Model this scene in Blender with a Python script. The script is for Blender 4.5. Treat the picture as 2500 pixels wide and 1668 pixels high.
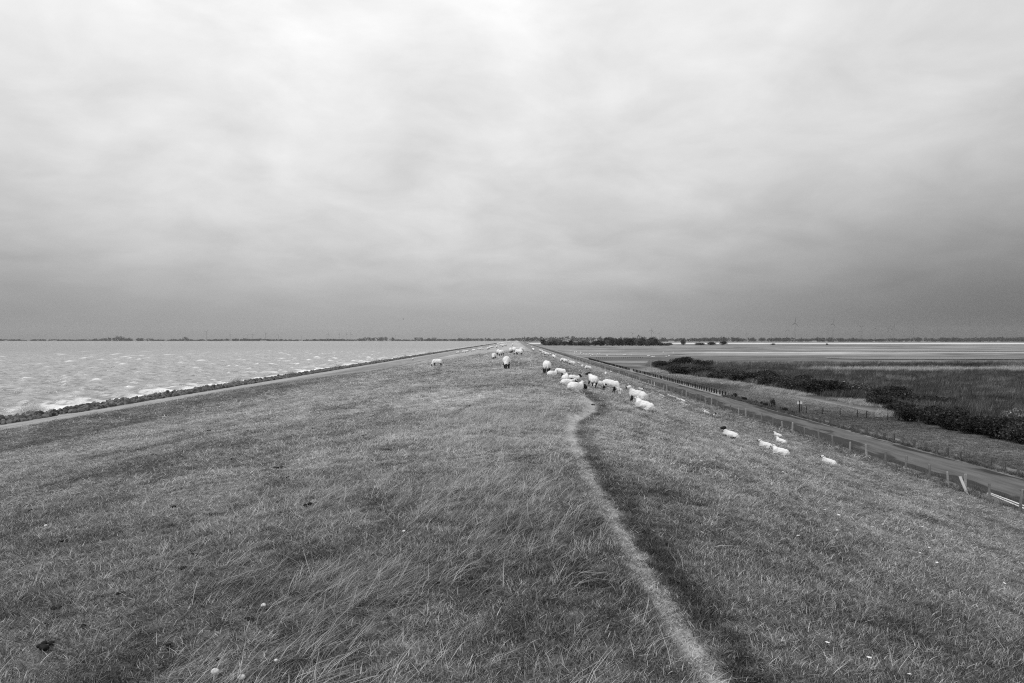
import bpy, bmesh, math, random
import numpy as np
from mathutils import Vector, Matrix, Euler

R = math.radians
for o in list(bpy.data.objects):
    bpy.data.objects.remove(o, do_unlink=True)
scene = bpy.context.scene
col = scene.collection
rng = np.random.default_rng(7)
random.seed(7)

# ------------------------------------------------------------------ camera
cam_data = bpy.data.cameras.new('camera')
cam_data.lens = 24.0
cam_data.sensor_width = 36.0
cam_data.clip_start = 0.05
cam_data.clip_end = 60000.0
cam = bpy.data.objects.new('camera', cam_data)
col.objects.link(cam)
cam.location = (0.0, 0.0, 1.70)
cam.rotation_euler = (R(90.0 - 0.103), 0.0, R(0.412))
scene.camera = cam

# ------------------------------------------------------------------ sky (overcast, neutral)
SUN_EL, SUN_AZ = 52.0, -118.0      # azimuth from +Y towards +X
world = bpy.data.worlds.new('World')
scene.world = world
world.use_nodes = True
nt = world.node_tree
nt.nodes.clear()


class NT:
    """small helper to wire shader nodes"""
    def __init__(self, tree):
        self.t = tree

    def n(self, kind, **kw):
        nd = self.t.nodes.new(kind)
        for k, v in kw.items():
            setattr(nd, k, v)
        return nd

    def link(self, a, b):
        self.t.links.new(a, b)

    def val(self, sock, v):
        if isinstance(v, (int, float)):
            sock.default_value = v
        elif isinstance(v, tuple):
            sock.default_value = v
        else:
            self.link(v, sock)

    def math(self, op, a, b=0.0, c=None, clamp=False):
        m = self.n('ShaderNodeMath', operation=op)
        m.use_clamp = clamp
        self.val(m.inputs[0], a)
        self.val(m.inputs[1], b)
        if c is not None:
            self.val(m.inputs[2], c)
        return m.outputs[0]

    def remap(self, v, a, b, c, d, smooth=True):
        m = self.n('ShaderNodeMapRange')
        m.interpolation_type = 'SMOOTHSTEP' if smooth else 'LINEAR'
        self.val(m.inputs['Value'], v)
        for nm, x in zip(('From Min', 'From Max', 'To Min', 'To Max'), (a, b, c, d)):
            self.val(m.inputs[nm], x)
        return m.outputs['Result']

    def noise(self, vec, scale, detail=4.0, rough=0.55, dist=0.0):
        m = self.n('ShaderNodeTexNoise')
        m.inputs['Scale'].default_value = scale
        m.inputs['Detail'].default_value = detail
        m.inputs['Roughness'].default_value = rough
        m.inputs['Distortion'].default_value = dist
        if vec is not None:
            self.link(vec, m.inputs['Vector'])
        return m.outputs[0]

    def mapping(self, vec, scale=(1, 1, 1), rot=(0, 0, 0), loc=(0, 0, 0)):
        m = self.n('ShaderNodeMapping')
        m.inputs['Scale'].default_value = scale
        m.inputs['Rotation'].default_value = rot
        m.inputs['Location'].default_value = loc
        self.link(vec, m.inputs['Vector'])
        return m.outputs[0]

    def grey(self, v):
        m = self.n('ShaderNodeCombineColor')
        for i in range(3):
            self.val(m.inputs[i], v)
        return m.outputs[0]

    def mix(self, f, a, b):
        return self.math('ADD', self.math('MULTIPLY', a, self.math('SUBTRACT', 1.0, f)), self.math('MULTIPLY', b, f))


w = NT(nt)
tc = w.n('ShaderNodeTexCoord')
sep = w.n('ShaderNodeSeparateXYZ')
w.link(tc.outputs['Generated'], sep.inputs[0])
dx, dy, dz = sep.outputs
zc = w.math('MAXIMUM', dz, 0.0)
ramp = w.n('ShaderNodeValToRGB')
ramp.color_ramp.interpolation = 'B_SPLINE'
stops = [(0.0, .25), (.025, .335), (.055, .40), (.09, .50), (.15, .63), (.21, .71), (.30, .80), (.40, .89), (.52, .95), (1.0, 1.0)]
els = ramp.color_ramp.elements
els[0].position, els[0].color = 0.0, (stops[0][1],) * 3 + (1,)
els[1].position, els[1].color = 1.0, (1, 1, 1, 1)
for p, v in stops[1:-1]:
    e = els.new(p)
    e.color = (v, v, v, 1)
w.link(zc, ramp.inputs[0])
base = w.n('ShaderNodeRGBToBW')
w.link(ramp.outputs[0], base.inputs[0])
# rain bank that darkens the low sky to the right
hl = w.math('SQRT', w.math('ADD', w.math('MULTIPLY', dx, dx), w.math('MULTIPLY', dy, dy)))
hl = w.math('MAXIMUM', hl, 0.001)
ca = w.math('DIVIDE', w.math('ADD', w.math('MULTIPLY', dx, .940), w.math('MULTIPLY', dy, .342)), hl)
s_bank = w.remap(ca, .35, .95, 0.0, 1.0)
amt = w.remap(zc, 0.0, .27, .84, .20, smooth=False)
bank = w.math('SUBTRACT', 1.0, w.math('MULTIPLY', s_bank, amt))
cl = w.math('DIVIDE', w.math('ADD', w.math('MULTIPLY', dx, -.94), w.math('MULTIPLY', dy, .34)), hl)
s_left = w.remap(cl, .55, 1.0, 0.0, 1.0)
bank = w.math('MULTIPLY', bank, w.math('SUBTRACT', 1.0, w.math('MULTIPLY', s_left, w.remap(zc, 0.0, .25, .34, .03, smooth=False))))
# cloud sheets, seen in perspective
den = w.math('ADD', zc, .24)
cv = w.n('ShaderNodeCombineXYZ')
w.link(w.math('DIVIDE', dx, den), cv.inputs[0])
w.link(w.math('DIVIDE', dy, den), cv.inputs[1])
n1 = w.noise(w.mapping(cv.outputs[0], scale=(1.25, 1.35, 1), rot=(0, 0, .5), loc=(5.68, 4.25, 0)), 1.0, 8.0, .52, .3)
n2 = w.noise(w.mapping(cv.outputs[0], scale=(3.4, 3.8, 1), rot=(0, 0, -.3), loc=(0.4, 8.2, 0)), 1.0, 8.0, .55, .4)
n3 = w.noise(w.mapping(tc.outputs['Generated'], scale=(3.0, 3.0, 6.0), rot=(0, .12, 0), loc=(1.3, .2, .4)), 1.5, 8.0, .52, .5)
c1 = w.math('MULTIPLY', w.math('SUBTRACT', n1, .5), .38)
c2 = w.math('MULTIPLY', w.math('SUBTRACT', n2, .5), .38)
c3 = w.math('MULTIPLY', w.math('SUBTRACT', n3, .5), .44)
csum = w.math('ADD', w.math('ADD', c1, c2), c3)
fade = w.remap(zc, 0.005, .12, .22, 1.0)
cm = w.math('ADD', 1.0, w.math('MULTIPLY', csum, fade))
lum = w.math('MULTIPLY', w.math('MULTIPLY', base.outputs[0], bank), cm)
# the daylight above the cloud deck
sky = w.n('ShaderNodeTexSky', sky_type='NISHITA')
sky.sun_disc = False
sky.sun_elevation = R(SUN_EL)
sky.sun_rotation = R(SUN_AZ)
skb = w.n('ShaderNodeRGBToBW')
w.link(sky.outputs[0], skb.inputs[0])
thin = w.math('MULTIPLY', skb.outputs[0], .004)
tot = w.math('ADD', lum, thin)
bg = w.n('ShaderNodeBackground')
w.link(w.grey(tot), bg.inputs['Color'])
bg.inputs['Strength'].default_value = 1.0
wo = w.n('ShaderNodeOutputWorld')
w.link(bg.outputs[0], wo.inputs['Surface'])

# ------------------------------------------------------------------ veiled sun
sd = bpy.data.lights.new('sun', 'SUN')
sd.energy = 1.5
sd.angle = R(14)
sd.color = (1, 1, 1)
sun = bpy.data.objects.new('sun', sd)
col.objects.link(sun)
sv = Vector((math.sin(R(SUN_AZ)) * math.cos(R(SUN_EL)), math.cos(R(SUN_AZ)) * math.cos(R(SUN_EL)), math.sin(R(SUN_EL))))
sun.rotation_euler = sv.to_track_quat('Z', 'Y').to_euler()
sun.location = (-20, -20, 60)

vs = scene.view_settings
scene.display_settings.display_device = 'sRGB'
vs.view_transform = 'Standard'
vs.look = 'None'
vs.exposure = 0.0
vs.gamma = 1.0
vs.use_curve_mapping = False
cy_ = scene.cycles
cy_.use_denoising = False          # keep the fine grain of grass and wool
cy_.filter_width = 1.15
cy_.use_adaptive_sampling = False
cy_.max_bounces = 4
cy_.diffuse_bounces = 2
cy_.glossy_bounces = 2
cy_.transmission_bounces = 2
cy_.volume_bounces = 1

# ------------------------------------------------------------------ numeric helpers


def _hash(ix, iy, seed):
    n = (ix.astype(np.int64) * 374761393 + iy.astype(np.int64) * 668265263 + seed * 974634777) & 0xFFFFFFFF
    n = ((n ^ (n >> 13)) * 1274126177) & 0xFFFFFFFF
    n = (n ^ (n >> 16)) & 0xFFFFFFFF
    return n.astype(np.float64) / 4294967295.0


def vnoise(x, y, seed=0):
    x = np.asarray(x, float)
    y = np.asarray(y, float)
    ix, iy = np.floor(x), np.floor(y)
    fx, fy = x - ix, y - iy
    fx, fy = fx * fx * (3 - 2 * fx), fy * fy * (3 - 2 * fy)
    a, b = _hash(ix, iy, seed), _hash(ix + 1, iy, seed)
    c, d = _hash(ix, iy + 1, seed), _hash(ix + 1, iy + 1, seed)
    return (a + (b - a) * fx) * (1 - fy) + (c + (d - c) * fx) * fy


def fbm(x, y, seed=0, octv=4):
    s, amp, tot_ = 0.0, 1.0, 0.0
    for k in range(octv):
        s = s + amp * vnoise(x * 2 ** k + 17.3 * k, y * 2 ** k - 9.1 * k, seed + k)
        tot_ += amp
        amp *= .5
    return s / tot_


def sstep(v, a, b):
    t = np.clip((np.asarray(v, float) - a) / (b - a), 0, 1)
    return t * t * (3 - 2 * t)


# cross-section of the dike: height over x (the dike runs along +Y)
PX = np.array([-400, -70, -60, -56.5, -52, -44, -23, -10, -5, -2.5, -0.8, 1.0, 1.9, 3.2, 26.2, 27.6, 34.2, 35.2, 44, 400.])
PZ = np.array([-10, -9, -8.2, -7.3, -6.75, -6.0, -3.3, -1.2, -.45, -.15, 0, -.02, -.12, -.45, -7.28, -7.6, -7.6, -7.55, -7.8, -7.8])
_g = np.arange(-400, 400.01, .1)
_k = np.hanning(13)
_k /= _k.sum()
_t = np.convolve(np.pad(np.interp(_g, PX, PZ), 6, mode='edge'), _k, 'valid')


def prof(x):
    return np.interp(x, _g, _t)


PATH = [(1.05, -2.0), (1.04, 2.0), (1.03, 3.5), (1.02, 3.84), (0.98, 4.22), (0.97, 4.69), (0.95, 5.15), (0.95, 5.67), (0.93, 6.35), (0.95, 7.14),
        (0.94, 7.95), (0.93, 8.85), (0.96, 10.32), (0.95, 11.65), (1.0, 13.1), (1.22, 14.96), (1.6, 16.46), (2.0, 18.48),
        (2.25, 20.41), (2.32, 22.62), (2.34, 25.16), (2.2, 34.0), (2.5, 45.0), (3.0, 67.31), (3.3, 119.5), (3.16, 188.0), (3.05, 391.6), (3.0, 9000.)]
PTX = np.array([p[0] for p in PATH])
PTY = np.array([p[1] for p in PATH])


def path_d(x, y):
    """signed sideways distance from the sheep track"""
    return x - np.interp(y, PTY, PTX) - .03 * (vnoise(y * 1.3, y * 0 + 3.1, 5) - .5)


def ground(x, y):
    """terrain height: profile + humps + treads + the worn track"""
    x = np.asarray(x, float)
    y = np.asarray(y, float)
    z = prof(x)
    on = sstep(x, -46, -42) * (1 - sstep(x, 26.6, 27.4))
    z = z + on * (.07 * (fbm(x / 3.1, y / 4.3, 11) - .5) + .05 * (fbm(x / .8, y / .9, 21, 3) - .5))
    # horizontal treads worn into the inner slope
    tread = np.sin((x + 1.6 * (fbm(x / 9, y / 14, 31) - .5)) * 2 * math.pi / 1.7)
    z = z + .035 * tread * sstep(x, 5, 9) * (1 - sstep(x, 25, 26.3))
    g14 = x - 14 - 1.2 * (fbm(y / 8, y * 0 + .5, 41) - .5)
    z = z - .16 * np.exp(-(g14 / .5) ** 2)
    # drift line at the foot of the outer slope
    gd = x + 23 - 1.5 * (fbm(y / 25, y * 0 + 7.5, 51) - .5)
    z = z - .14 * np.exp(-(gd / .8) ** 2)
    # the track
    pd = path_d(x, y)
    z = z - .055 * np.exp(-(pd / .13) ** 2) - .03 * np.exp(-((pd - .24) / .16) ** 2)
    return z


def dike_tone(x, y):
    """albedo of the turf (dry pale swards, green pasture, bare track) plus painted distance haze"""
    x = np.asarray(x, float)
    y = np.asarray(y, float)
    t = .140 + .056 * sstep(y, 4, 11)
    pale = np.exp(-((x + .9 + .8 * (fbm(y / 9, y * 0, 61) - .5)) / 2.9) ** 2)
    t = t + .15 * pale * sstep(y, 5, 17)
    t = t + .11 * np.exp(-((x + 9) / 9.) ** 2) * sstep(y, 8, 26)
    t = t + .075 * np.exp(-((x - 6) / 5.) ** 2) * sstep(y, 7, 18)
    t = t * (1 - .18 * sstep(x, 15, 22))
    t = t * (1 - .26 * sstep(-x, 21, 25))
    far = sstep(y, 30, 200)
    t = t * (1 - far) + far * (.255 + .11 * (1 - sstep(x, 1.5, 4.5)) * sstep(x, -30, -16) + .06 * np.exp(-(x / 3.) ** 2))  # pale veil of distance haze painted into the far turf tone
    bnd = fbm(x / 5., y / (1.2 + .03 * np.minimum(y, 60)), 77, 3)
    t = t * (1 + 1.1 * (bnd - .5) * pale * sstep(y, 8, 16) * (1 - far))
    # patches and small bare hollows
    hol = sstep(fbm(x / .45, y / .8, 75, 3), .60, .70)
    t = t * (1 - .30 * hol)
    n = fbm(x / 1.9, y / 2.6, 71, 4)
    n2 = fbm(x / .55, y / .8, 81, 3)
    n3 = fbm(x / 9., y / 16., 91, 3)
    t = t * np.clip(-.14 + .80 * n + 1.02 * n2 + .48 * n3, .25, 2.2)
    pd = path_d(x, y)
    green = np.exp(-((pd - .19 - .16 * (n2 - .5) - .004 * np.minimum(y, 40)) / (.10 + .006 * np.minimum(y, 60))) ** 2) * (1 - sstep(y, 20, 70) * .6)
    t = t * (1 - .60 * np.minimum(green, 1.2))
    trk = np.exp(-(pd / (.088 + .0016 * np.minimum(y, 25))) ** 4) * (1 - sstep(y, 26, 60))
    t = t * (1 - trk) + trk * (.36 + .15 * (n2 - .5))
    gd = x + 23 - 1.5 * (fbm(y / 25, y * 0 + 7.5, 51) - .5)
    t = t * (1 - .46 * np.exp(-(gd / 1.1) ** 2))
    g14 = x - 14 - 1.2 * (fbm(y / 8, y * 0 + .5, 41) - .5)
    t = t * (1 - .40 * np.exp(-(g14 / .55) ** 2))
    return np.clip(t, .025, .6)


# ------------------------------------------------------------------ object helpers


def tag(o, label=None, cat=None, group=None, kind=None):
    if label:
        o['label'] = label
    if cat:
        o['category'] = cat
    if group:
        o['group'] = group
    if kind:
        o['kind'] = kind
    return o


def empty(name, loc=(0, 0, 0), rz=0.0):
    o = bpy.data.objects.new(name, None)
    o.empty_display_size = .2
    col.objects.link(o)
    o.location = loc
    o.rotation_euler = (0, 0, rz)
    return o


def link(name, me, parent=None, loc=(0, 0, 0)):
    o = bpy.data.objects.new(name, me)
    col.objects.link(o)
    o.location = loc
    if parent is not None:
        o.parent = parent
    return o


def copy_tree(o, parent=None):
    c = o.copy()
    col.objects.link(c)
    if parent is not None:
        c.parent = parent
    for ch in [k for k in bpy.data.objects if k.parent is o]:
        copy_tree(ch, c)
    return c


def np_mesh(name, verts, faces, mats=(), smooth=False, attrs=None):
    """mesh from numpy arrays; faces (n,3) or (n,4)"""
    me = bpy.data.meshes.new(name)
    verts = np.asarray(verts, np.float32)
    faces = np.asarray(faces, np.int32)
    nf, k = faces.shape
    me.vertices.add(len(verts))
    me.vertices.foreach_set('co', verts.ravel())
    me.loops.add(nf * k)
    me.loops.foreach_set('vertex_index', faces.ravel())
    me.polygons.add(nf)
    me.polygons.foreach_set('loop_start', np.arange(0, nf * k, k, dtype=np.int32))
    me.polygons.foreach_set('loop_total', np.full(nf, k, np.int32))
    if smooth:
        me.polygons.foreach_set('use_smooth', np.ones(nf, bool))
    for m in mats:
        me.materials.append(m)
    for an, av in (attrs or {}).items():
        a = me.attributes.new(an, 'FLOAT', 'POINT')
        a.data.foreach_set('value', np.asarray(av, np.float32))
    me.update(calc_edges=True)
    me.validate()
    return me


def grid_mesh(name, xs, ys, zf, mat, attrs=None):
    X, Y = np.meshgrid(xs, ys)
    Z = zf(X, Y)
    nx, ny = len(xs), len(ys)
    v = np.stack([X, Y, Z], -1).reshape(-1, 3)
    i = (np.arange(ny - 1)[:, None] * nx + np.arange(nx - 1)[None, :]).ravel()
    f = np.stack([i, i + 1, i + nx + 1, i + nx], -1)
    at = {k: fn(X, Y).ravel() for k, fn in (attrs or {}).items()}
    return np_mesh(name, v, f, (mat,), True, at)


class MB:
    """collects simple solids into one mesh"""
    def __init__(self):
        self.bm = bmesh.new()

    def box(self, c, s, rot=None, taper=1.0, mat=0):
        vs_ = []
        for z in (-1, 1):
            k = taper if z > 0 else 1.0
            for x, y in ((-1, -1), (1, -1), (1, 1), (-1, 1)):
                p = Vector((x * s[0] / 2 * k, y * s[1] / 2 * k, z * s[2] / 2))
                if rot:
                    p = Euler(rot).to_matrix() @ p
                vs_.append(self.bm.verts.new(p + Vector(c)))
        for f in ((3, 2, 1, 0), (4, 5, 6, 7), (0, 1, 5, 4), (1, 2, 6, 5), (2, 3, 7, 6), (3, 0, 4, 7)):
            self.bm.faces.new([vs_[i] for i in f]).material_index = mat
        return self

    def tube(self, pts, rad, n=6, mat=0, cap=True):
        pts = [Vector(p) for p in pts]
        rad = rad if isinstance(rad, (list, tuple)) else [rad] * len(pts)
        rings = []
        for i, p in enumerate(pts):
            d = (pts[min(i + 1, len(pts) - 1)] - pts[max(i - 1, 0)]).normalized()
            u = d.orthogonal().normalized()
            if abs(d.z) < .9:
                u = d.cross(Vector((0, 0, 1))).normalized()
            v = d.cross(u)
            rings.append([self.bm.verts.new(p + (u * math.cos(2 * math.pi * k / n) + v * math.sin(2 * math.pi * k / n)) * rad[i]) for k in range(n)])
        for a, b in zip(rings, rings[1:]):
            for k in range(n):
                f = self.bm.faces.new((a[k], a[(k + 1) % n], b[(k + 1) % n], b[k]))
                f.material_index = mat
        if cap:
            self.bm.faces.new(rings[0][::-1]).material_index = mat
            self.bm.faces.new(rings[-1]).material_index = mat
        return self

    def ell(self, c, r, seg=16, rings=10, rot=None):
        c = Vector(c)
        rm = Euler(rot).to_matrix() if rot else None
        rows = []
        for j in range(1, rings):
            ph = math.pi * j / rings
            row = []
            for i in range(seg):
                th = 2 * math.pi * i / seg
                p = Vector((r[0] * math.sin(ph) * math.cos(th), r[1] * math.sin(ph) * math.sin(th), r[2] * math.cos(ph)))
                row.append(self.bm.verts.new((rm @ p if rm else p) + c))
            rows.append(row)
        ends = [Vector((0, 0, r[2])), Vector((0, 0, -r[2]))]
        tp, bt = [self.bm.verts.new((rm @ p if rm else p) + c) for p in ends]
        for i in range(seg):
            k = (i + 1) % seg
            self.bm.faces.new((tp, rows[0][i], rows[0][k]))
            self.bm.faces.new((bt, rows[-1][k], rows[-1][i]))
            for a, b in zip(rows, rows[1:]):
                self.bm.faces.new((a[i], b[i], b[k], a[k]))
        return self

    def cap(self, a, ra, b, rb, n=5):
        a, b = Vector(a), Vector(b)
        L = (b - a).length
        k = max(3, int(L / (min(ra, rb) * .45)) + 1)
        for i in range(k):
            t = i / (k - 1)
            r = ra + (rb - ra) * t
            self.ell(a.lerp(b, t), (r, r, r), 12, 8)
        return self

    def mesh(self, name, mats, smooth=False):
        me = bpy.data.meshes.new(name)
        bmesh.ops.recalc_face_normals(self.bm, faces=self.bm.faces)
        self.bm.to_mesh(me)
        self.bm.free()
        for m in mats:
            me.materials.append(m)
        if smooth:
            for p in me.polygons:
                p.use_smooth = True
        return me


# ------------------------------------------------------------------ materials


def new_mat(name):
    m = bpy.data.materials.new(name)
    m.use_nodes = True
    t = m.node_tree
    t.nodes.clear()
    k = NT(t)
    out = k.n('ShaderNodeOutputMaterial')
    return m, k, out


def bsdf(k, out, colour, rough=.8, spec=.2, bump=None, bs=.3, bd=.02):
    b = k.n('ShaderNodeBsdfPrincipled')
    k.link(k.grey(colour), b.inputs['Base Color'])
    k.val(b.inputs['Roughness'], rough)
    k.val(b.inputs['Specular IOR Level'], spec)
    if bump is not None:
        bn = k.n('ShaderNodeBump')
        bn.inputs['Strength'].default_value = bs
        bn.inputs['Distance'].default_value = bd
        k.link(bump, bn.inputs['Height'])
        k.link(bn.outputs[0], b.inputs['Normal'])
    k.link(b.outputs[0], out.inputs['Surface'])
    return b


def simple(name, a, var=.35, scale=8.0, rough=.8, spec=.2, bs=.3, bd=.02, detail=5.0, coord='Object', stretch=(1, 1, 1)):
    m, k, out = new_mat(name)
    t = k.n('ShaderNodeTexCoord')
    n = k.noise(k.mapping(t.outputs[coord], scale=stretch), scale, detail, .6)
    c = k.math('MULTIPLY', a, k.remap(n, .25, .75, 1 - var, 1 + var, smooth=False))
    bsdf(k, out, c, rough, spec, n, bs, bd)
    return m


def turf_mat():
    m, k, out = new_mat('turf')
    at = k.n('ShaderNodeAttribute', attribute_name='tone')
    g = k.n('ShaderNodeNewGeometry')
    p = g.outputs['Position']
    a = k.noise(p, 34.0, 3.0, .65)
    b = k.noise(k.mapping(p, scale=(1, .7, 1)), 6.5, 4.0, .6)
    c = k.noise(k.mapping(p, scale=(1, .45, 1)), 1.4, 4.0, .6)
    f = k.math('MULTIPLY', k.remap(a, .25, .75, .62, 1.38, False), k.math('MULTIPLY', k.remap(b, .25, .75, .68, 1.32, False), k.remap(c, .3, .7, .84, 1.16, False)))
    h = k.math('ADD', k.math('MULTIPLY', a, .35), b)
    bsdf(k, out, k.math('MULTIPLY', at.outputs['Fac'], f), .9, .1, h, .8, .05)
    return m


def blade_mat(name, gain=1.0, transl=.25):
    m, k, out = new_mat(name)
    at = k.n('ShaderNodeAttribute', attribute_name='tone', attribute_type='INSTANCER')
    bt = k.n('ShaderNodeAttribute', attribute_name='bt')
    c = k.math('MULTIPLY', k.math('MULTIPLY', at.outputs['Fac'], bt.outputs['Fac']), gain)
    c = k.math('MINIMUM', c, .62)
    d = k.n('ShaderNodeBsdfDiffuse')
    k.link(k.grey(c), d.inputs[0])
    t = k.n('ShaderNodeBsdfTranslucent')
    k.link(k.grey(k.math('MULTIPLY', c, .9)), t.inputs[0])
    mx = k.n('ShaderNodeMixShader')
    mx.inputs[0].default_value = transl
    k.link(d.outputs[0], mx.inputs[1])
    k.link(t.outputs[0], mx.inputs[2])
    k.link(mx.outputs[0], out.inputs['Surface'])
    return m


M = {}
M['turf'] = turf_mat()
M['blade'] = blade_mat('grass_blade')
M['straw'] = blade_mat('straw_blade')
M['reed'] = blade_mat('reed_blade', transl=.12)
m, k, out = new_mat('wet_basalt')
g = k.n('ShaderNodeNewGeometry')
vo = k.n('ShaderNodeTexVoronoi')
vo.inputs['Scale'].default_value = 1.5
k.link(g.outputs['Position'], vo.inputs['Vector'])
sc3 = k.n('ShaderNodeSeparateColor')
k.link(vo.outputs['Color'], sc3.inputs[0])
nn = k.noise(g.outputs['Position'], 6.0, 5.0, .65)
bsdf(k, out, k.math('MULTIPLY', k.remap(sc3.outputs[0], 0, 1, .028, .15, False), k.remap(nn, .3, .7, .7, 1.3)), .6, .3, nn, .6, .05)
M['stone'] = m
M['wood'] = simple('weathered_wood', .20, .5, 9.0, .85, .15, .5, .01, stretch=(1, 1, .15))
M['wood_pale'] = simple('bleached_wood', .36, .5, 9.0, .85, .15, .5, .01, stretch=(1, 1, .15))
M['wood_dark'] = simple('tarred_wood', .020, .4, 9.0, .8, .2, .4, .01, stretch=(1, 1, .2))
M['stump'] = simple('mossy_wood', .11, .5, 9.0, .9, .1, .5, .01)
M['white_paint'] = simple('white_paint', .74, .08, 14.0, .5, .3, .1, .004)
M['board_wood'] = simple('whitewashed_board', .55, .22, 7.0, .7, .2, .3, .006, stretch=(1, 1, .12))
M['wire'] = simple('galvanised_wire', .16, .2, 30.0, .5, .5, .0)
M['wool'] = simple('wool', .77, .10, 9.0, .95, .05, .55, .012, 6.0)
M['wool_black'] = simple('black_wool', .018, .3, 9.0, .95, .05, .5, .012, 6.0)
M['skin_dark'] = simple('dark_face_hair', .022, .3, 30.0, .8, .15, .2, .004)
M['skin_white'] = simple('white_face_hair', .66, .12, 30.0, .8, .1, .2, .004)
M['skin_leg'] = simple('dark_leg_hair', .030, .4, 30.0, .85, .1, .2, .004)
M['dung'] = simple('dung', .010, .4, 40.0, .7, .2, .5, .006)
M['mushroom'] = simple('mushroom_white', .72, .12, 60.0, .6, .2, .2, .002)
M['petal'] = simple('petal_white', .75, .06, 60.0, .7, .1, .0)
M['leaf'] = None
M['bark'] = simple('bark', .07, .4, 6.0, .9, .1, .5, .02, stretch=(1, 1, .2))
M['turbine'] = simple('turbine_coating', .19, .05, .05, .5, .3, .0)
M['house_wall'] = simple('rendered_wall', .62, .08, 1.0, .8, .2, .0)
M['house_roof'] = simple('tiled_roof', .10, .2, 1.0, .7, .2, .0)
M['bird'] = simple('gull_plumage', .10, .3, 20.0, .8, .1, .0)


def leaf_mat(name, a, var):
    m, k, out = new_mat(name)
    bt = k.n('ShaderNodeAttribute', attribute_name='bt')
    oi = k.n('ShaderNodeObjectInfo')
    c = k.math('MULTIPLY', k.math('MULTIPLY', bt.outputs['Fac'], a), k.remap(oi.outputs['Random'], 0, 1, 1 - var, 1 + var, False))
    d = k.n('ShaderNodeBsdfDiffuse')
    k.link(k.grey(c), d.inputs[0])
    t = k.n('ShaderNodeBsdfTranslucent')
    k.link(k.grey(c), t.inputs[0])
    mx = k.n('ShaderNodeMixShader')
    mx.inputs[0].default_value = .2
    k.link(d.outputs[0], mx.inputs[1])
    k.link(t.outputs[0], mx.inputs[2])
    k.link(mx.outputs[0], out.inputs['Surface'])
    return m


M['leaf'] = leaf_mat('shrub_leaf', .052, .35)
M['leaf_tree'] = leaf_mat('tree_leaf', .066, .45)
M['leaf_pale'] = leaf_mat('willow_leaf', .15, .25)
M['far_wood'] = leaf_mat('far_wood_leaf', .045, .2)

# ------------------------------------------------------------------ terrain: the dike
xs_d = np.unique(np.round(np.concatenate([
    np.arange(-62, -40, .8), np.arange(-40, -12, .55), np.arange(-12, -4, .22), np.arange(-4, 0, .12), np.arange(0, 3, .05),
    np.arange(3, 8, .12), np.arange(8, 27, .28), np.arange(27, 36.4, .6)]), 3))
ys_d = np.concatenate([np.arange(-8, 1.6, .4), np.geomspace(1.6, 9000, 640)])
dike = link('dike', grid_mesh('dike', xs_d, ys_d, ground, M['turf'], {'tone': dike_tone}))
tag(dike, 'grass covered sea dike running straight to the horizon', 'dike', kind='structure')

# revetment strip at the water's edge
m, k, out = new_mat('wet_revetment')
g = k.n('ShaderNodeNewGeometry')
n = k.noise(k.mapping(g.outputs['Position'], scale=(.6, .12, 1)), 1.0, 5.0, .6)
n2 = k.noise(g.outputs['Position'], 9.0, 4.0, .6)
c = k.math('MULTIPLY', k.remap(n, .3, .7, .15, .33), k.remap(n2, .3, .7, .85, 1.15))
bsdf(k, out, c, k.remap(n, .35, .65, .30, .6), .5, n2, .2, .01)
rev_xs = np.arange(-52.6, -43.39, .46)
rev_ys = np.concatenate([np.arange(30, 400, 2.0), np.geomspace(400, 9000, 120)])
rev = link('revetment', grid_mesh('revetment', rev_xs, rev_ys, lambda x, y: prof(x) + .045 + .05 * (fbm(x / 2, y / 5, 3) - .5) * sstep(x, -53, -51) - .12 * sstep(x + .5 * (fbm(y / 3, y * 0, 9) - .5), -44.0, -43.5), m))
tag(rev, 'smooth wet revetment strip between the grass and the stones', 'revetment', kind='structure')

# ------------------------------------------------------------------ road
m, k, out = new_mat('asphalt')
g = k.n('ShaderNodeNewGeometry')
sx = k.n('ShaderNodeSeparateXYZ')
k.link(g.outputs['Position'], sx.inputs[0])
nb = k.noise(k.mapping(g.outputs['Position'], scale=(.25, .06, 1)), 1.0, 4.0, .6, .8)
nf = k.noise(g.outputs['Position'], 60.0, 3.0, .7)
nm = k.noise(k.mapping(g.outputs['Position'], scale=(.7, .1, 1)), 2.0, 4.0, .6)
xx = k.math('ADD', sx.outputs[0], k.math('MULTIPLY', k.math('SUBTRACT', nb, .5), 8.0))
wet = k.math('SUBTRACT', 1.0, k.math('MULTIPLY', k.remap(xx, 30.5, 30.9, 0, 1), k.remap(xx, 33.2, 33.6, 1, 0)))
dry_c = k.math('MULTIPLY', .112, k.remap(nm, .3, .7, .72, 1.28))
colr = k.mix(wet, dry_c, k.math('MULTIPLY', .030, k.remap(nm, .3, .7, .75, 1.3)))
colr = k.math('MULTIPLY', colr, k.remap(nf, .3, .7, .8, 1.2))
bsdf(k, out, colr, k.mix(wet, .85, .7), k.mix(wet, .15, .12), nf, .25, .004)
M['asphalt'] = m
road_xs = np.array([28.35, 28.5, 28.8, 29.4, 30, 31, 32, 33, 33.6, 33.85, 34.0])


def road_z(x, y):
    crown = .05 * (1 - ((x - 31.2) / 2.9) ** 2)
    z = -7.555 + crown - .10 * sstep(np.abs(x - 31.18) + .25 * (fbm(y / 2.5, x / 9, 14) - .5), 2.55, 2.8)
    return z + .004 * (vnoise(y / 3, x / 2, 4) - .5)


road_ys = np.concatenate([np.arange(10, 160, .7), np.arange(160, 420, 2.0), np.geomspace(420, 3000, 60)])
road = link('road', grid_mesh('road', road_xs, road_ys, road_z, m))
tag(road, 'narrow wet asphalt service road at the foot of the dike', 'road', kind='structure')
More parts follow.
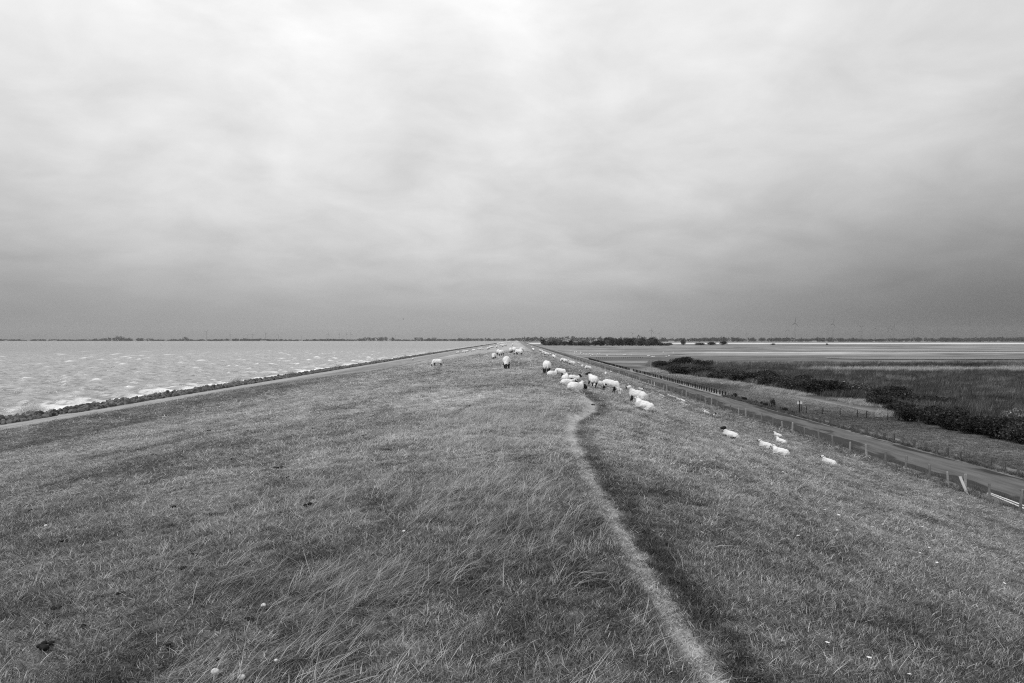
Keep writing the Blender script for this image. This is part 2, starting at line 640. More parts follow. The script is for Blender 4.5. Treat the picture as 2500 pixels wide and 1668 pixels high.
# side track over the marsh
st_xs = np.concatenate([np.arange(34.0, 60, 2.0), np.geomspace(60, 300, 20)])
st_ys = np.linspace(-2.6, 2.6, 7)
Xs, Ys = np.meshgrid(st_xs, st_ys)
cy = 342 + .32 * (Xs - 34) + 6 * np.sin(Xs / 60)
v = np.stack([Xs, cy + Ys, np.maximum(prof(Xs), -7.75) + .07 - .01 * Ys ** 2], -1).reshape(-1, 3)
nx_ = len(st_xs)
i = (np.arange(6)[:, None] * nx_ + np.arange(nx_ - 1)[None, :]).ravel()
side = link('side_track', np_mesh('side_track', v, np.stack([i, i + 1, i + nx_ + 1, i + nx_], -1), (simple('gravel_track', .22, .25, 2.0, .9, .1, .3, .02),), True))
tag(side, 'pale gravel track branching off the road into the marsh', 'track', kind='structure')

# ------------------------------------------------------------------ marsh


def marsh_z(x, y):
    return prof(np.minimum(x, 399)) - .02 + .16 * (fbm(x / 6, y / 6, 101) - .5) * sstep(x, 35.5, 38) + .25 * (fbm(x / 40, y / 40, 103) - .5) * sstep(x, 45, 60)


def marsh_tone(x, y):
    wy = y * (1 + .16 * (fbm(x / 260., y / 260., 111) - .5))
    ly = np.log(np.maximum(wy, 5))
    bands = [(10, .15), (85, .155), (180, .15), (262, .12), (285, .20), (320, .17), (345, .10), (375, .13), (410, .19), (455, .24), (520, .38), (570, .36), (600, .17),
             (655, .30), (740, .19), (860, .29), (980, .20), (1130, .27), (1300, .17), (1480, .14), (1600, .17), (1700, .58), (2350, .62), (2600, .20), (3000, .26), (3600, .17), (9000, .14)]
    t = np.interp(ly, np.log([b[0] for b in bands]), [b[1] for b in bands])
    left = 1 - sstep(x / np.maximum(y, 1), .20, .33)
    mid = sstep(y, 380, 430) * (1 - sstep(y, 1180, 1300))
    t = t * (1 - mid * left) + .26 * mid * left
    t = t * np.clip(.10 + 1.8 * fbm(x / 60., y / 14., 121, 5), .45, 1.6)
    t = t * (.75 + .5 * fbm(x / 5., y / 3., 131))
    # dark creeks
    cr = np.abs(fbm(x / 190., y / 60., 141) - .5)
    t = t * (1 - .6 * np.exp(-(cr / .028) ** 2) * sstep(y, 400, 450) * (1 - sstep(y, 1150, 1300)))
    # ground below the reeds
    reed = sstep(x, 45, 50) * sstep(y, 62, 78) * (1 - sstep(y, 255, 275))
    pale = np.exp(-((y - 208 - .04 * (x - 90)) / 9) ** 4) * sstep(x, 78, 92)
    t = t * (1 - reed) + reed * (.060 + .03 * (fbm(x / 8, y / 5, 151) - .5))
    t = t * (1 - pale) + pale * .33
    dark = np.exp(-((y - 243) / 11) ** 4) * sstep(x, 118, 135) * (1 - sstep(x, 158, 175))
    t = t * (1 - .5 * dark)
    # dry fringe in front of the reeds
    fr = np.exp(-((x - np.interp(y, [60, 95, 125, 150, 185, 240], [41, 47, 46.5, 46, 40.5, 46])) / 3.2) ** 2) * sstep(y, 82, 92) * (1 - sstep(y, 230, 260))
    t = t + .10 * fr
    return np.clip(t, .02, .72)


m, k, out = new_mat('marsh_ground')
at_ = k.n('ShaderNodeAttribute', attribute_name='tone')
g = k.n('ShaderNodeNewGeometry')
a = k.noise(g.outputs['Position'], 2.6, 5.0, .65)
b = k.noise(k.mapping(g.outputs['Position'], scale=(.12, .3, 1)), 1.0, 4.0, .6)
f = k.math('MULTIPLY', k.remap(a, .25, .75, .6, 1.4, False), k.remap(b, .3, .7, .8, 1.2, False))
bsdf(k, out, k.math('MULTIPLY', at_.outputs['Fac'], f), .95, .05, a, .7, .12)
M['marsh'] = m
xs_m = np.concatenate([np.arange(35.9, 60, .6), np.geomspace(60.5, 12000, 210)])
ys_m = np.concatenate([np.arange(8, 60, 2.0), np.geomspace(61, 14000, 430)])
marsh = link('marsh', grid_mesh('marsh', xs_m, ys_m, marsh_z, m, {'tone': marsh_tone}))
tag(marsh, 'flat salt marsh and meadow behind the dike', 'marsh', kind='structure')


def blob_sheet(name, pts, z, mat, label, cat):
    bm = bmesh.new()
    vs_ = [bm.verts.new((x, y, z)) for x, y in pts]
    bm.faces.new(vs_)
    me = bpy.data.meshes.new(name)
    bm.normal_update()
    if bm.faces[:][0].normal.z < 0:
        bmesh.ops.reverse_faces(bm, faces=bm.faces)
    bm.to_mesh(me)
    bm.free()
    me.materials.append(mat)
    o = link(name, me)
    tag(o, label, cat, kind='structure')
    return o


m, k, out = new_mat('still_water')
g = k.n('ShaderNodeNewGeometry')
nw = k.noise(k.mapping(g.outputs['Position'], scale=(.6, 1.6, 1)), 1.2, 3.0, .5)
bsdf(k, out, .16, .18, .5, nw, .35, .12)
M['pond'] = m


def bank_pts(x0, x1, y0, y1, seed, n=40):
    pts = []
    for i in range(n):
        x = x0 + (x1 - x0) * i / (n - 1)
        e = math.sin(math.pi * i / (n - 1)) ** .35
        pts.append((x, (y0 + y1) / 2 - (y1 - y0) / 2 * e * (.75 + .5 * float(fbm(np.array(x / 18.), np.array(seed), seed)))))
    for i in range(n - 1, -1, -1):
        x = x0 + (x1 - x0) * i / (n - 1)
        e = math.sin(math.pi * i / (n - 1)) ** .35
        pts.append((x, .6 + (y0 + y1) / 2 + (y1 - y0) / 2 * e * (.75 + .5 * float(fbm(np.array(x / 18.), np.array(seed + 5.5), seed)))))
    return pts


blob_sheet('pond', bank_pts(163, 262, 338, 380, 3), -7.60, M['pond'], 'long shallow pool lying across the marsh', 'pool')
blob_sheet('creek', bank_pts(285, 560, 560, 585, 6), -7.60, M['pond'], 'thin creek in the far meadow', 'creek')

# ------------------------------------------------------------------ sea
SEA = -6.9


def sea_amp(x, y):
    d = np.sqrt(x * x + y * y)
    return 1 - sstep(d, 260, 900)


WAVES = []
wr = np.random.default_rng(3)
for i in range(34):
    L = 1.3 * (5.6 ** (i / 33.))
    th = R(74) + wr.normal(0, .40)
    WAVES.append((2 * math.pi / L * math.cos(th), 2 * math.pi / L * math.sin(th), wr.random() * 6.28, .0155 * L))


def sea_h(x, y):
    z = 0
    for kx, ky, ph, am in WAVES:
        s = np.sin(kx * x + ky * y + ph)
        z = z + am * (2 * np.abs(np.sin(.5 * (kx * x + ky * y + ph))) ** .8 - 1.25) * -1
    return z


def sea_z(x, y):
    shore = sstep(-x, 53.4, 58)
    return SEA + sea_h(x, y) * sea_amp(x, y) * (.35 + .65 * shore)


def sea_foam(x, y):
    h = sea_h(x, y)
    crest = sstep(h, np.quantile(h, .972), np.quantile(h, .994)) * sstep(fbm(x / 9., y / 7., 161), .50, .60) * sea_amp(x, y)
    sh = -x - 54.0
    edge = 1 - sstep(sh + 6 * (fbm(y / 6., x / 5., 171) - .5), 4.2, 7.0)
    lace = sstep(fbm(x / 2.2, y / 2.6, 181, 4), .54, .66) * (1 - sstep(sh, 8, 22)) * .6
    return np.clip(np.maximum(np.maximum(crest, edge), lace), 0, 1)


m, k, out = new_mat('sea_water')
g = k.n('ShaderNodeNewGeometry')
p = g.outputs['Position']
ff = k.n('ShaderNodeAttribute', attribute_name='foam')
b1 = k.noise(k.mapping(p, scale=(.45, 1.1, 1)), 1.0, 6.0, .62)
b2 = k.noise(k.mapping(p, scale=(.055, .16, 1)), 1.0, 4.0, .55)
hh = k.math('ADD', k.math('MULTIPLY', b1, .8), k.math('MULTIPLY', b2, 2.2))
fn = k.noise(p, 3.2, 4.0, .7)
caps = k.noise(k.mapping(p, scale=(.26, .42, 1)), 1.0, 6.0, .72)
caps2 = k.noise(k.mapping(p, scale=(.008, .008, 1), loc=(5, 2, 0)), 1.0, 3.0, .6)
capm = k.math('MULTIPLY', k.remap(caps, .69, .72, 0, 1), k.remap(caps2, .42, .56, 0, 1))
fo = k.math('MAXIMUM', k.math('MULTIPLY', ff.outputs['Fac'], k.remap(fn, .30, .55, .35, 1.0)), k.math('MULTIPLY', capm, .9))
bump = k.n('ShaderNodeBump')
bump.inputs['Strength'].default_value = 1.0
bump.inputs['Distance'].default_value = .55
k.link(hh, bump.inputs['Height'])
wtr = k.n('ShaderNodeBsdfPrincipled')
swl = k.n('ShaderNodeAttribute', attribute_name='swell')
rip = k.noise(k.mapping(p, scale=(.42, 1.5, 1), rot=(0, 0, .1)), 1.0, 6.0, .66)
bod = k.math('ADD', k.math('MULTIPLY', swl.outputs['Fac'], .20), k.remap(rip, .34, .66, .05, .30))  # reflection contrast of the waves painted into the body colour, paler on crests
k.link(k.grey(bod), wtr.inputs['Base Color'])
wtr.inputs['Roughness'].default_value = .10
wtr.inputs['IOR'].default_value = 1.333
k.link(bump.outputs[0], wtr.inputs['Normal'])
fd = k.n('ShaderNodeBsdfDiffuse')
fd.inputs[0].default_value = (.86, .86, .86, 1)
mx = k.n('ShaderNodeMixShader')
k.link(fo, mx.inputs[0])
k.link(wtr.outputs[0], mx.inputs[1])
k.link(fd.outputs[0], mx.inputs[2])
k.link(mx.outputs[0], out.inputs['Surface'])
xs_s = -53.2 - np.concatenate([np.arange(0, 30, .4), np.geomspace(30.3, 9000, 300)])
ys_s = np.concatenate([np.arange(30, 62, .8), np.geomspace(62.5, 9000, 860)])


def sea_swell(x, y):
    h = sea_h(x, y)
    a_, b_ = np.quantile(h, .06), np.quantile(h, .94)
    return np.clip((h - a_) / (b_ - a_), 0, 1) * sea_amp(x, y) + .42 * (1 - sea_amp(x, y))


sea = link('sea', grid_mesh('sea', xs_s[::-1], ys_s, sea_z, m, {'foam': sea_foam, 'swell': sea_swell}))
tag(sea, 'choppy grey sea with white caps along the stones', 'sea', kind='structure')

# far shore across the water
fsx = np.linspace(-11000, 200, 120)
fsy = np.array([7300, 7320, 7600, 9000, 12500.])


def fs_z(x, y):
    return np.where(y < 7305, -8.0, -5.2 + 1.2 * fbm(x / 300., y / 300., 191))


fs = link('far_shore', grid_mesh('far_shore', fsx, fsy, fs_z, simple('far_land', .10, .2, .01, .9, .1, .0)))
tag(fs, 'low far shore across the water', 'shore', kind='structure')
# ------------------------------------------------------------------ stones along the water line


def stone_mesh(name, seed):
    bm = bmesh.new()
    bmesh.ops.create_icosphere(bm, subdivisions=2, radius=1.0)
    rr = random.Random(seed)
    planes = [(Vector((rr.uniform(-1, 1), rr.uniform(-1, 1), rr.uniform(-1, 1))).normalized(), rr.uniform(.45, .8)) for _ in range(10)]
    for v in bm.verts:
        for nrm, d in planes:
            e = v.co.dot(nrm) - d
            if e > 0:
                v.co -= nrm * e
        v.co.x *= 1.15
        v.co.z *= .82
    bmesh.ops.dissolve_limit(bm, angle_limit=R(9), verts=bm.verts, edges=bm.edges)
    bmesh.ops.triangulate(bm, faces=bm.faces)
    me = bpy.data.meshes.new(name)
    bm.to_mesh(me)
    bm.free()
    me.materials.append(M['stone'])
    return me


STONES = [stone_mesh('stone', s) for s in range(7)]
bw = empty('stone_breakwater', (-52.3, 70, -7.0))
tag(bw, 'dark heaped stone breakwater along the water edge', 'breakwater')
sr = np.random.default_rng(12)
placed = []
y = 63.0
while y < 1700:
    grow = 1 + max(0, y - 160) / 500.
    step = .42 * grow
    for kx in range(7):
        u = -1.85 + kx * .62 + sr.normal(0, .15)
        if 74.5 < y < 77.5 and sr.random() < .8:
            continue
        rad = sr.uniform(.19, .48) * (1.25 if sr.random() < .08 else 1) * grow ** .6
        xx_ = -52.3 + u
        zz = -6.96 + .50 * (1 - (u / 2.2) ** 2) + sr.normal(0, .09)
        zz = max(zz, float(prof(xx_)) + rad * .25)
        placed.append((xx_, y + sr.normal(0, .16), zz, rad, sr.integers(0, 7), sr.uniform(0, 6.28, 3)))
    y += step
placed.sort(key=lambda q: q[1])
near = [q for q in placed if q[1] > 69.5][:300]
ids = set(id(q) for q in near)
for q in near:
    o = bpy.data.objects.new('stone', STONES[q[4]])
    col.objects.link(o)
    o.parent = bw
    o.location = Vector(q[:3]) - bw.location
    o.scale = (q[3],) * 3
    o.rotation_euler = tuple(q[5] * np.array([.35, .35, 1]))
vv, ffs, base_i = [], [], 0
cache = []
for me in STONES:
    co = np.empty(len(me.vertices) * 3)
    me.vertices.foreach_get('co', co)
    fi = np.array([p.vertices[:] for p in me.polygons])
    cache.append((co.reshape(-1, 3), fi))
for q in placed:
    if id(q) in ids:
        continue
    co, fi = cache[q[4]]
    rm = np.array(Euler(tuple(q[5] * np.array([.35, .35, 1]))).to_matrix())
    vv.append((co * q[3]) @ rm.T + np.array(q[:3]) - np.array(bw.location))
    ffs.append(fi + base_i)
    base_i += len(co)
rest = link('stone_heap', np_mesh('stone_heap', np.concatenate(vv), np.concatenate(ffs), (M['stone'],)), bw)
rest['kind'] = 'stuff'

# spray thrown up at the stones
sp_v, sp_f = [], []
tet = np.array([(1, 1, 1), (-1, -1, 1), (-1, 1, -1), (1, -1, -1)], float)
tf = np.array([(0, 1, 2), (0, 3, 1), (0, 2, 3), (1, 3, 2)])
bi = 0
sites = [(75.5, 2.4, 1.5, 1500), (73.0, 1.4, .8, 500), (131, 3.0, 2.0, 1300), (104, 3, .7, 400), (163, 4, 1.8, 800), (92, 3, .5, 300), (205, 6, 1.8, 700), (262, 8, 2.0, 700), (330, 10, 2.4, 600), (118, 2, .7, 250), (420, 14, 3.0, 500)]
for sy, wdt, hgt, cnt in sites:
    cnt *= 3
    th = sr.normal(0, 1, cnt)
    hh_ = np.abs(sr.normal(0, .36, cnt)) * hgt * np.exp(-(th / 1.6) ** 2)
    px_ = -54.6 + sr.normal(0, .5, cnt) + hh_ * .5
    py_ = sy + th * wdt * .5
    pz_ = SEA + .25 + hh_
    sz = sr.uniform(.010, .032, cnt) * (1 + sy / 260)
    for j in range(cnt):
        sp_v.append(tet * sz[j] + (px_[j], py_[j], pz_[j]))
        sp_f.append(tf + bi)
        bi += 4
m, k, out = new_mat('spray_drops')
d = k.n('ShaderNodeBsdfDiffuse')
d.inputs[0].default_value = (.9, .9, .9, 1)
t_ = k.n('ShaderNodeBsdfTranslucent')
t_.inputs[0].default_value = (.9, .9, .9, 1)
mx = k.n('ShaderNodeMixShader')
mx.inputs[0].default_value = .5
k.link(d.outputs[0], mx.inputs[1])
k.link(t_.outputs[0], mx.inputs[2])
k.link(mx.outputs[0], out.inputs['Surface'])
spray = link('sea_spray', np_mesh('sea_spray', np.concatenate(sp_v), np.concatenate(sp_f), (m,)))
tag(spray, 'white spray bursting over the dark stones', 'spray', kind='stuff')

# ------------------------------------------------------------------ sheep


def remeshed(name, mb, voxel, smooth_it, disp=0.0, dscale=.1, target=None):
    src = mb.mesh('tmp_' + name, [])
    o = bpy.data.objects.new('tmp_' + name, src)
    col.objects.link(o)
    md = o.modifiers.new('r', 'REMESH')
    md.mode = 'VOXEL'
    md.voxel_size = voxel
    sm = o.modifiers.new('s', 'SMOOTH')
    sm.iterations = smooth_it
    sm.factor = .5
    dg = bpy.context.evaluated_depsgraph_get()
    dg.update()
    me = bpy.data.meshes.new_from_object(o.evaluated_get(dg))
    me.name = name
    bpy.data.objects.remove(o, do_unlink=True)
    bpy.data.meshes.remove(src)
    if disp:
        n = len(me.vertices)
        co = np.empty(n * 3)
        no = np.empty(n * 3)
        me.vertices.foreach_get('co', co)
        me.vertices.foreach_get('normal', no)
        co, no = co.reshape(-1, 3), no.reshape(-1, 3)
        d_ = (vnoise(co[:, 0] / dscale + co[:, 2] / dscale * .7, co[:, 1] / dscale - co[:, 2] / dscale * .6, 5) - .5) \
            + .5 * (vnoise(co[:, 0] / dscale * 2.2 + 4, (co[:, 1] + co[:, 2]) / dscale * 2.2, 6) - .5)
        me.vertices.foreach_set('co', (co + no * d_[:, None] * disp).ravel())
    for p_ in me.polygons:
        p_.use_smooth = True
    me.update()
    return me


def sheep_meshes(pose, turn=0.0, low=False, hs=1.15):
    """body: trunk, neck, head, ears and legs as one surface; fleece: the wool over it. Faces +X, feet at z = 0"""
    b, w_ = MB(), MB()
    if pose == 'L':
        b.ell((-.02, 0, .21), (.40, .18, .17))
        w_.ell((-.03, 0, .225), (.47, .25, .235))
        w_.ell((-.24, 0, .215), (.27, .265, .22))
        w_.ell((.24, 0, .23), (.23, .19, .21))
        nb_, nt_ = Vector((.30, 0, .30)), Vector((.45 - .05 * abs(turn), .16 * turn, .445))
        for s in (-1, 1):
            b.cap((.22, s * .13, .12), .06, (.43, s * .12, .045), .04)
            b.cap((.43, s * .12, .045), .036, (.30, s * .09, .04), .032)
            b.cap((-.28, s * .20, .12), .075, (-.06, s * .25, .06), .045)
            b.cap((-.06, s * .25, .05), .036, (-.24, s * .27, .04), .03)
        hd = Vector((math.cos(turn * 1.1) * .17, math.sin(turn * 1.1) * .17, -.07))
        hb = nt_ + Vector((.02, 0, .05))
    else:
        b.ell((-.02, 0, .49), (.40, .17, .19))
        w_.ell((-.01, 0, .515), (.46, .225, .225))
        w_.ell((-.25, 0, .51), (.245, .225, .23))
        w_.ell((.22, 0, .52), (.24, .20, .23))
        for s in (-1, 1):
            ph = .05 * s
            b.cap((.25, s * .115, .40), .07, (.26 + ph * .5, s * .115, .22), .044)
            b.cap((.26 + ph * .5, s * .115, .22), .042, (.25 + ph, s * .115, .035), .034)
            b.ell((.262 + ph, s * .115, .022), (.042, .034, .028), 10, 6)
            b.cap((-.27, s * .12, .42), .105, (-.30 + ph, s * .12, .30), .055)
            b.cap((-.30 + ph, s * .12, .30), .06, (-.355 - ph, s * .12, .20), .042)
            b.cap((-.355 - ph, s * .12, .20), .040, (-.325 - ph, s * .12, .035), .034)
            b.ell((-.31 - ph, s * .12, .022), (.042, .034, .028), 10, 6)
            w_.ell((-.27, s * .115, .42), (.135, .11, .14))
        if pose == 'G':
            nb_, nt_ = Vector((.34, 0, .50)), Vector((.53, .06 * turn, .25))
            hd = Vector((.11, .03 * turn, -.165))
            hb = nt_ + Vector((.03, 0, -.02))
        else:
            nb_, nt_ = Vector((.32, 0, .57)), Vector((.46, .13 * turn, .77))
            hd = Vector((math.cos(turn * 1.2) * .19, math.sin(turn * 1.2) * .19, -.08))
            hb = nt_ + Vector((.02, 0, .04))
    # neck and head
    b.cap(nb_, .12, nt_, .075)
    if hs > 1.3:
        hb = hb + Vector((0, 0, .05))
        b.cap(nt_, .08, hb, .085)
    hd = hd * (.5 + .5 * hs)
    b.cap(hb, .075 * hs, hb + hd * .5, .062 * hs)
    b.cap(hb + hd * .5, .06 * hs, hb + hd, .040 * hs)
    w_.cap(nb_ - (nt_ - nb_) * .25, .19, nb_.lerp(nt_, .82), .098)
    side_ = hd.cross(Vector((0, 0, 1))).normalized()
    upv = side_.cross(hd).normalized()
    for s in (-1, 1):
        e0 = hb + side_ * s * .065 * hs + upv * .035
        e1 = e0 + side_ * s * .085 + upv * .03 - hd * .12
        b.cap(e0, .024, e1, .015)
    # tail
    if pose == 'L':
        w_.cap((-.48, 0, .24), .045, (-.52, .01, .12), .03)
    else:
        w_.cap((-.47, 0, .56), .05, (-.52, 0, .36), .034)
    vb, vw = (.017, .026) if not low else (.021, .045)
    body = remeshed('sheep_body', b, vb, 3)
    fl = remeshed('sheep_fleece', w_, vw, 4, .032, .085)
    info = (hb, hd, side_)
    return body, fl, info


def paint_body(me, info, face, leg, ear, nose):
    """material slots per region: 0 leg, 1 face, 2 ears and nose"""
    hb, hd, sd_ = info
    for m_ in (leg, face, ear, nose):
        me.materials.append(m_)
    hn = hd.normalized()
    for p_ in me.polygons:
        d_ = p_.center - hb
        al = d_.dot(hn)
        rad = (d_ - hn * al).length
        if -.12 < al < hd.length + .1 and rad < .21 and d_.length < .42:
            if abs(d_.dot(sd_)) > .092:
                p_.material_index = 2
            elif al > hd.length * .86:
                p_.material_index = 3
            else:
                p_.material_index = 1
        else:
            p_.material_index = 0


SK = {}


def sheep_kind(key, pose, turn, face, leg, ear, nose, wool, low=False, hs=1.15):
    body, fl, info = sheep_meshes(pose, turn, low, hs)
    paint_body(body, info, M[face], M[leg], M[ear], M[nose])
    fl.materials.append(M[wool])
    SK[key] = (body, fl)


sheep_kind('G', 'G', 0.0, 'skin_dark', 'skin_leg', 'skin_dark', 'skin_dark', 'wool')
sheep_kind('G2', 'G', 1.0, 'skin_dark', 'skin_leg', 'skin_dark', 'skin_dark', 'wool')
sheep_kind('Gw', 'G', -.6, 'skin_white', 'skin_leg', 'skin_dark', 'skin_dark', 'wool')
sheep_kind('S', 'S', .5, 'skin_white', 'skin_leg', 'skin_white', 'skin_dark', 'wool')
sheep_kind('Sb', 'S', 1.0, 'skin_dark', 'skin_leg', 'skin_dark', 'skin_dark', 'wool')
sheep_kind('L', 'L', .25, 'skin_white', 'skin_white', 'skin_dark', 'skin_dark', 'wool')
sheep_kind('L2', 'L', -.5, 'skin_white', 'skin_white', 'skin_white', 'skin_dark', 'wool')
sheep_kind('M', 'L', .35, 'skin_dark', 'skin_dark', 'skin_dark', 'skin_dark', 'wool', hs=1.5)
sheep_kind('K', 'L', .8, 'skin_dark', 'skin_dark', 'skin_dark', 'skin_dark', 'wool_black')
sheep_kind('N', 'G', .5, 'skin_white', 'skin_white', 'skin_white', 'skin_dark', 'wool')


def far_sheep(pose):
    body, fl, info = sheep_meshes(pose, 0.0, True)
    paint_body(body, info, M['skin_dark'], M['skin_leg'], M['skin_dark'], M['skin_dark'])
    fl.materials.append(M['wool'])
    bm = bmesh.new()
    bm.from_mesh(body)
    n0 = len(bm.faces)
    bm.from_mesh(fl)
    bm.faces.ensure_lookup_table()
    for i_ in range(n0, len(bm.faces)):
        bm.faces[i_].material_index = 4
    me = bpy.data.meshes.new('distant_sheep')
    bm.to_mesh(me)
    bm.free()
    for m_ in list(body.materials) + [M['wool']]:
        me.materials.append(m_)
    for p_ in me.polygons:
        p_.use_smooth = True
    return me


FARG, FARL = far_sheep('G'), far_sheep('L')


def slope_rot(x, y, heading, amount):
    e = .35
    gx = float(ground(np.array(x + e), np.array(y)) - ground(np.array(x - e), np.array(y))) / (2 * e)
    gy = float(ground(np.array(x), np.array(y + e)) - ground(np.array(x), np.array(y - e))) / (2 * e)
    nrm = Vector((-gx * amount, -gy * amount, 1)).normalized()
    q = Vector((0, 0, 1)).rotation_difference(nrm)
    return (q.to_matrix() @ Euler((0, 0, R(heading))).to_matrix()).to_euler()


def put_sheep(key, x, y, heading, sc, label, group, name='sheep', cat='sheep'):
    lying = key[0] in 'LMK'
    z = float(ground(np.array(x), np.array(y))) if x < 36 else float(marsh_z(np.array(x), np.array(y)))
    if y > 100 or x > 36:
        o = link(name, FARL if lying else FARG)
        o.rotation_euler = (0, 0, R(heading)) if x > 30 else slope_rot(x, y, heading, .8)
    else:
        o = empty(name)
        body, fl = SK[key]
        link('body', body, o)
        link('fleece', fl, o)
        o.rotation_euler = slope_rot(x, y, heading, .95 if lying else .75)
    o.location = (x, y, z - (.015 if lying else .02) * sc)
    o.scale = (sc,) * 3
    tag(o, label, cat, group)
    return o


CROWN, RIGHT, LAMBS = 'sheep grazing along the dike crown', 'sheep on the inner slope', 'lambs lying on the inner slope'
near_sheep = [
    ('G', -0.61, 40.6, 268, 1.05, 'large white sheep grazing head-on in the middle of the dike crown', CROWN),
    ('G', -7.78, 66.9, 190, 1.0, 'lone white sheep grazing on the seaward slope, seen from the side facing left', CROWN),
    ('G', -2.1, 63.5, 262, .88, 'white sheep with dark legs just left of and behind the head-on grazing sheep', CROWN),
    ('G2', -2.25, 83.3, 95, 1.0, 'rear sheep of the overlapping pair on the left of the crown', CROWN),
    ('G', -1.67, 75.2, 70, 1.0, 'front sheep of the overlapping pair on the left of the crown', CROWN),
    ('G', -0.82, 90.8, 92, 1.0, 'leftmost sheep of the far cluster of four on the crown', CROWN),
    ('G2', -0.37, 93.2, 110, 1.08, 'second sheep from the left in the far cluster of four on the crown', CROWN),
    ('G', 0.24, 78.4, 160, .95, 'nearest sheep of the far cluster of four on the crown, head to the left', CROWN),
    ('G', 0.63, 95.4, 70, 1.0, 'rightmost sheep of the far cluster of four on the crown', CROWN),
    ('G', 1.54, 36.2, 95, 0.95, 'fat white sheep standing with its rump to the viewer at the crown edge', RIGHT),
    ('L', 1.75, 34.2, 50, 0.66, 'white sheep lying in front of the sheep that shows its rump at the crown edge', RIGHT),
    ('Gw', 2.30, 37.0, 330, 0.66, 'white sheep with dark belly just right of the lying sheep at the crown edge', RIGHT),
    ('L', 2.33, 33.1, 80, 0.72, 'white lying sheep with two dark pricked ears, rearmost of the huddle by the track', RIGHT),
    ('M', 2.95, 35.6, 15, 0.62, 'white sheep with a dark face turned right, behind the sheep with pricked ears', RIGHT),
    ('L2', 2.25, 29.9, 40, 0.62, 'white sheep lying in the middle of the huddle by the track', RIGHT),
    ('L2', 2.00, 27.9, 35, 0.56, 'small white sheep half hidden behind the foremost lying sheep by the track', RIGHT),
    ('K', 2.62, 28.3, 150, 0.56, 'black lamb curled up behind the foremost white sheep by the track', RIGHT),
    ('L', 2.14, 25.3, 50, 0.8, 'foremost white sheep of the huddle, lying where the track bends', RIGHT),
    ('Sb', 3.61, 33.0, 105, 0.8, 'white sheep seen from behind with a black face looking left', RIGHT),
    ('N', 4.08, 34.2, 200, 0.55, 'white lamb standing between the black-faced sheep and the broad grazing sheep', RIGHT),
    ('Gw', 4.45, 33.0, 345, 0.84, 'broad white sheep with dark belly walking downhill to the right', RIGHT),
    ('N', 5.10, 34.0, 250, 0.46, 'small white lamb beside the broad sheep that walks downhill', RIGHT),
    ('S', 5.09, 29.3, 168, 0.82, 'white sheep standing with raised head facing left on the inner slope', RIGHT),
    ('L2', 4.74, 25.6, 158, 0.76, 'long white sheep lying in front of the sheep with the raised head', RIGHT),
    ('M', 11.42, 63.3, 340, 0.46, 'black-headed lamb lying alone to the right of the sheep with the raised head', LAMBS),
    ('M', 12.57, 59.6, 170, 0.48, 'black-headed lamb lying left of the row of white lambs', LAMBS),
    ('L2', 16.21, 72.6, 165, 0.55, 'largest white lamb at the left end of the row of lying lambs', LAMBS),
    ('L', 16.85, 73.4, 165, 0.42, 'smallest white lamb, second in the row of lying lambs', LAMBS),
    ('L', 15.99, 67.9, 160, 0.48, 'third white lamb in the row of lying lambs', LAMBS),
    ('L', 15.88, 65.5, 150, 0.48, 'rear one of the two overlapping white lambs at the right end of the row', LAMBS),
    ('L2', 13.09, 53.7, 165, 0.48, 'front one of the two overlapping white lambs at the right end of the row', LAMBS),
    ('L', 12.83, 46.4, 120, 0.51, 'white lamb lying beside a black-headed one halfway down the slope', LAMBS),
    ('M', 12.78, 44.3, 240, 0.51, 'black-headed lamb facing the viewer beside a white lamb', LAMBS),
    ('M', 7.34, 23.6, 160, 0.55, 'lamb with a jet black head and raised neck, lying nearest on the slope', LAMBS),
    ('L', 16.28, 42.8, 155, 0.53, 'uppermost lamb of the group of four by the fence', LAMBS),
    ('L2', 12.63, 32.8, 155, 0.50, 'second lamb from the top in the group of four by the fence', LAMBS),
    ('L', 8.92, 24.6, 160, 0.46, 'leftmost lamb of the group of four by the fence, fleece soiled', LAMBS),
    ('L2', 8.73, 22.7, 160, 0.55, 'lowest and longest lamb of the group of four by the fence', LAMBS),
    ('L', 11.86, 26.1, 165, 0.55, 'lone white lamb with dark ears, farthest right and lowest on the slope', LAMBS),
    ('G', 6.12, 90.3, 190, .9, 'left sheep of the dark-legged pair high on the inner slope', RIGHT),
    ('G2', 6.30, 87.7, 10, .9, 'right sheep of the dark-legged pair high on the inner slope', RIGHT),
    ('S', 6.55, 82.9, 185, .95, 'white sheep standing right of the dark-legged pair high on the inner slope', RIGHT),
    ('G', 9.44, 99.6, 265, .7, 'small sheep grazing head-on above the one that faces left on the inner slope', RIGHT),
    ('G', 9.0, 86.9, 190, .85, 'small sheep grazing to the left halfway between crown and fence', RIGHT),
    ('G', 11.56, 89.4, 262, .75, 'small sheep grazing head-on below a lamb near the fence', RIGHT),
]
for key, x, y, hd_, sc, lb, gr in near_sheep:
    lamb = sc < .58 and gr in (RIGHT, LAMBS) and key in ('L', 'L2', 'M', 'N', 'K')
    put_sheep(key, x, y, hd_, sc, lb, gr, 'lamb' if lamb else 'sheep', 'lamb' if lamb else 'sheep')
far_l = [(-31.75, 208.4, 100), (-19.0, 219.9, 200), (-16.31, 210.7, 190), (-15.23, 208.1, 10), (-12.8, 203.2, 180), (-15.77, 282.6, 185), (-11.24, 215.3, 350),
         (-7.76, 189.1, 230), (-13.38, 337.9, 60), (-9.24, 244.4, 0), (-8.57, 238.1, 20), (-13.81, 418.6, 0), (-6.44, 219.1, 260), (-5.98, 262.2, 190),
         (-4.59, 221.6, 280), (-4.93, 260.8, 0), (-4.0, 256.3, 90), (-1.4, 224.8, 270)]
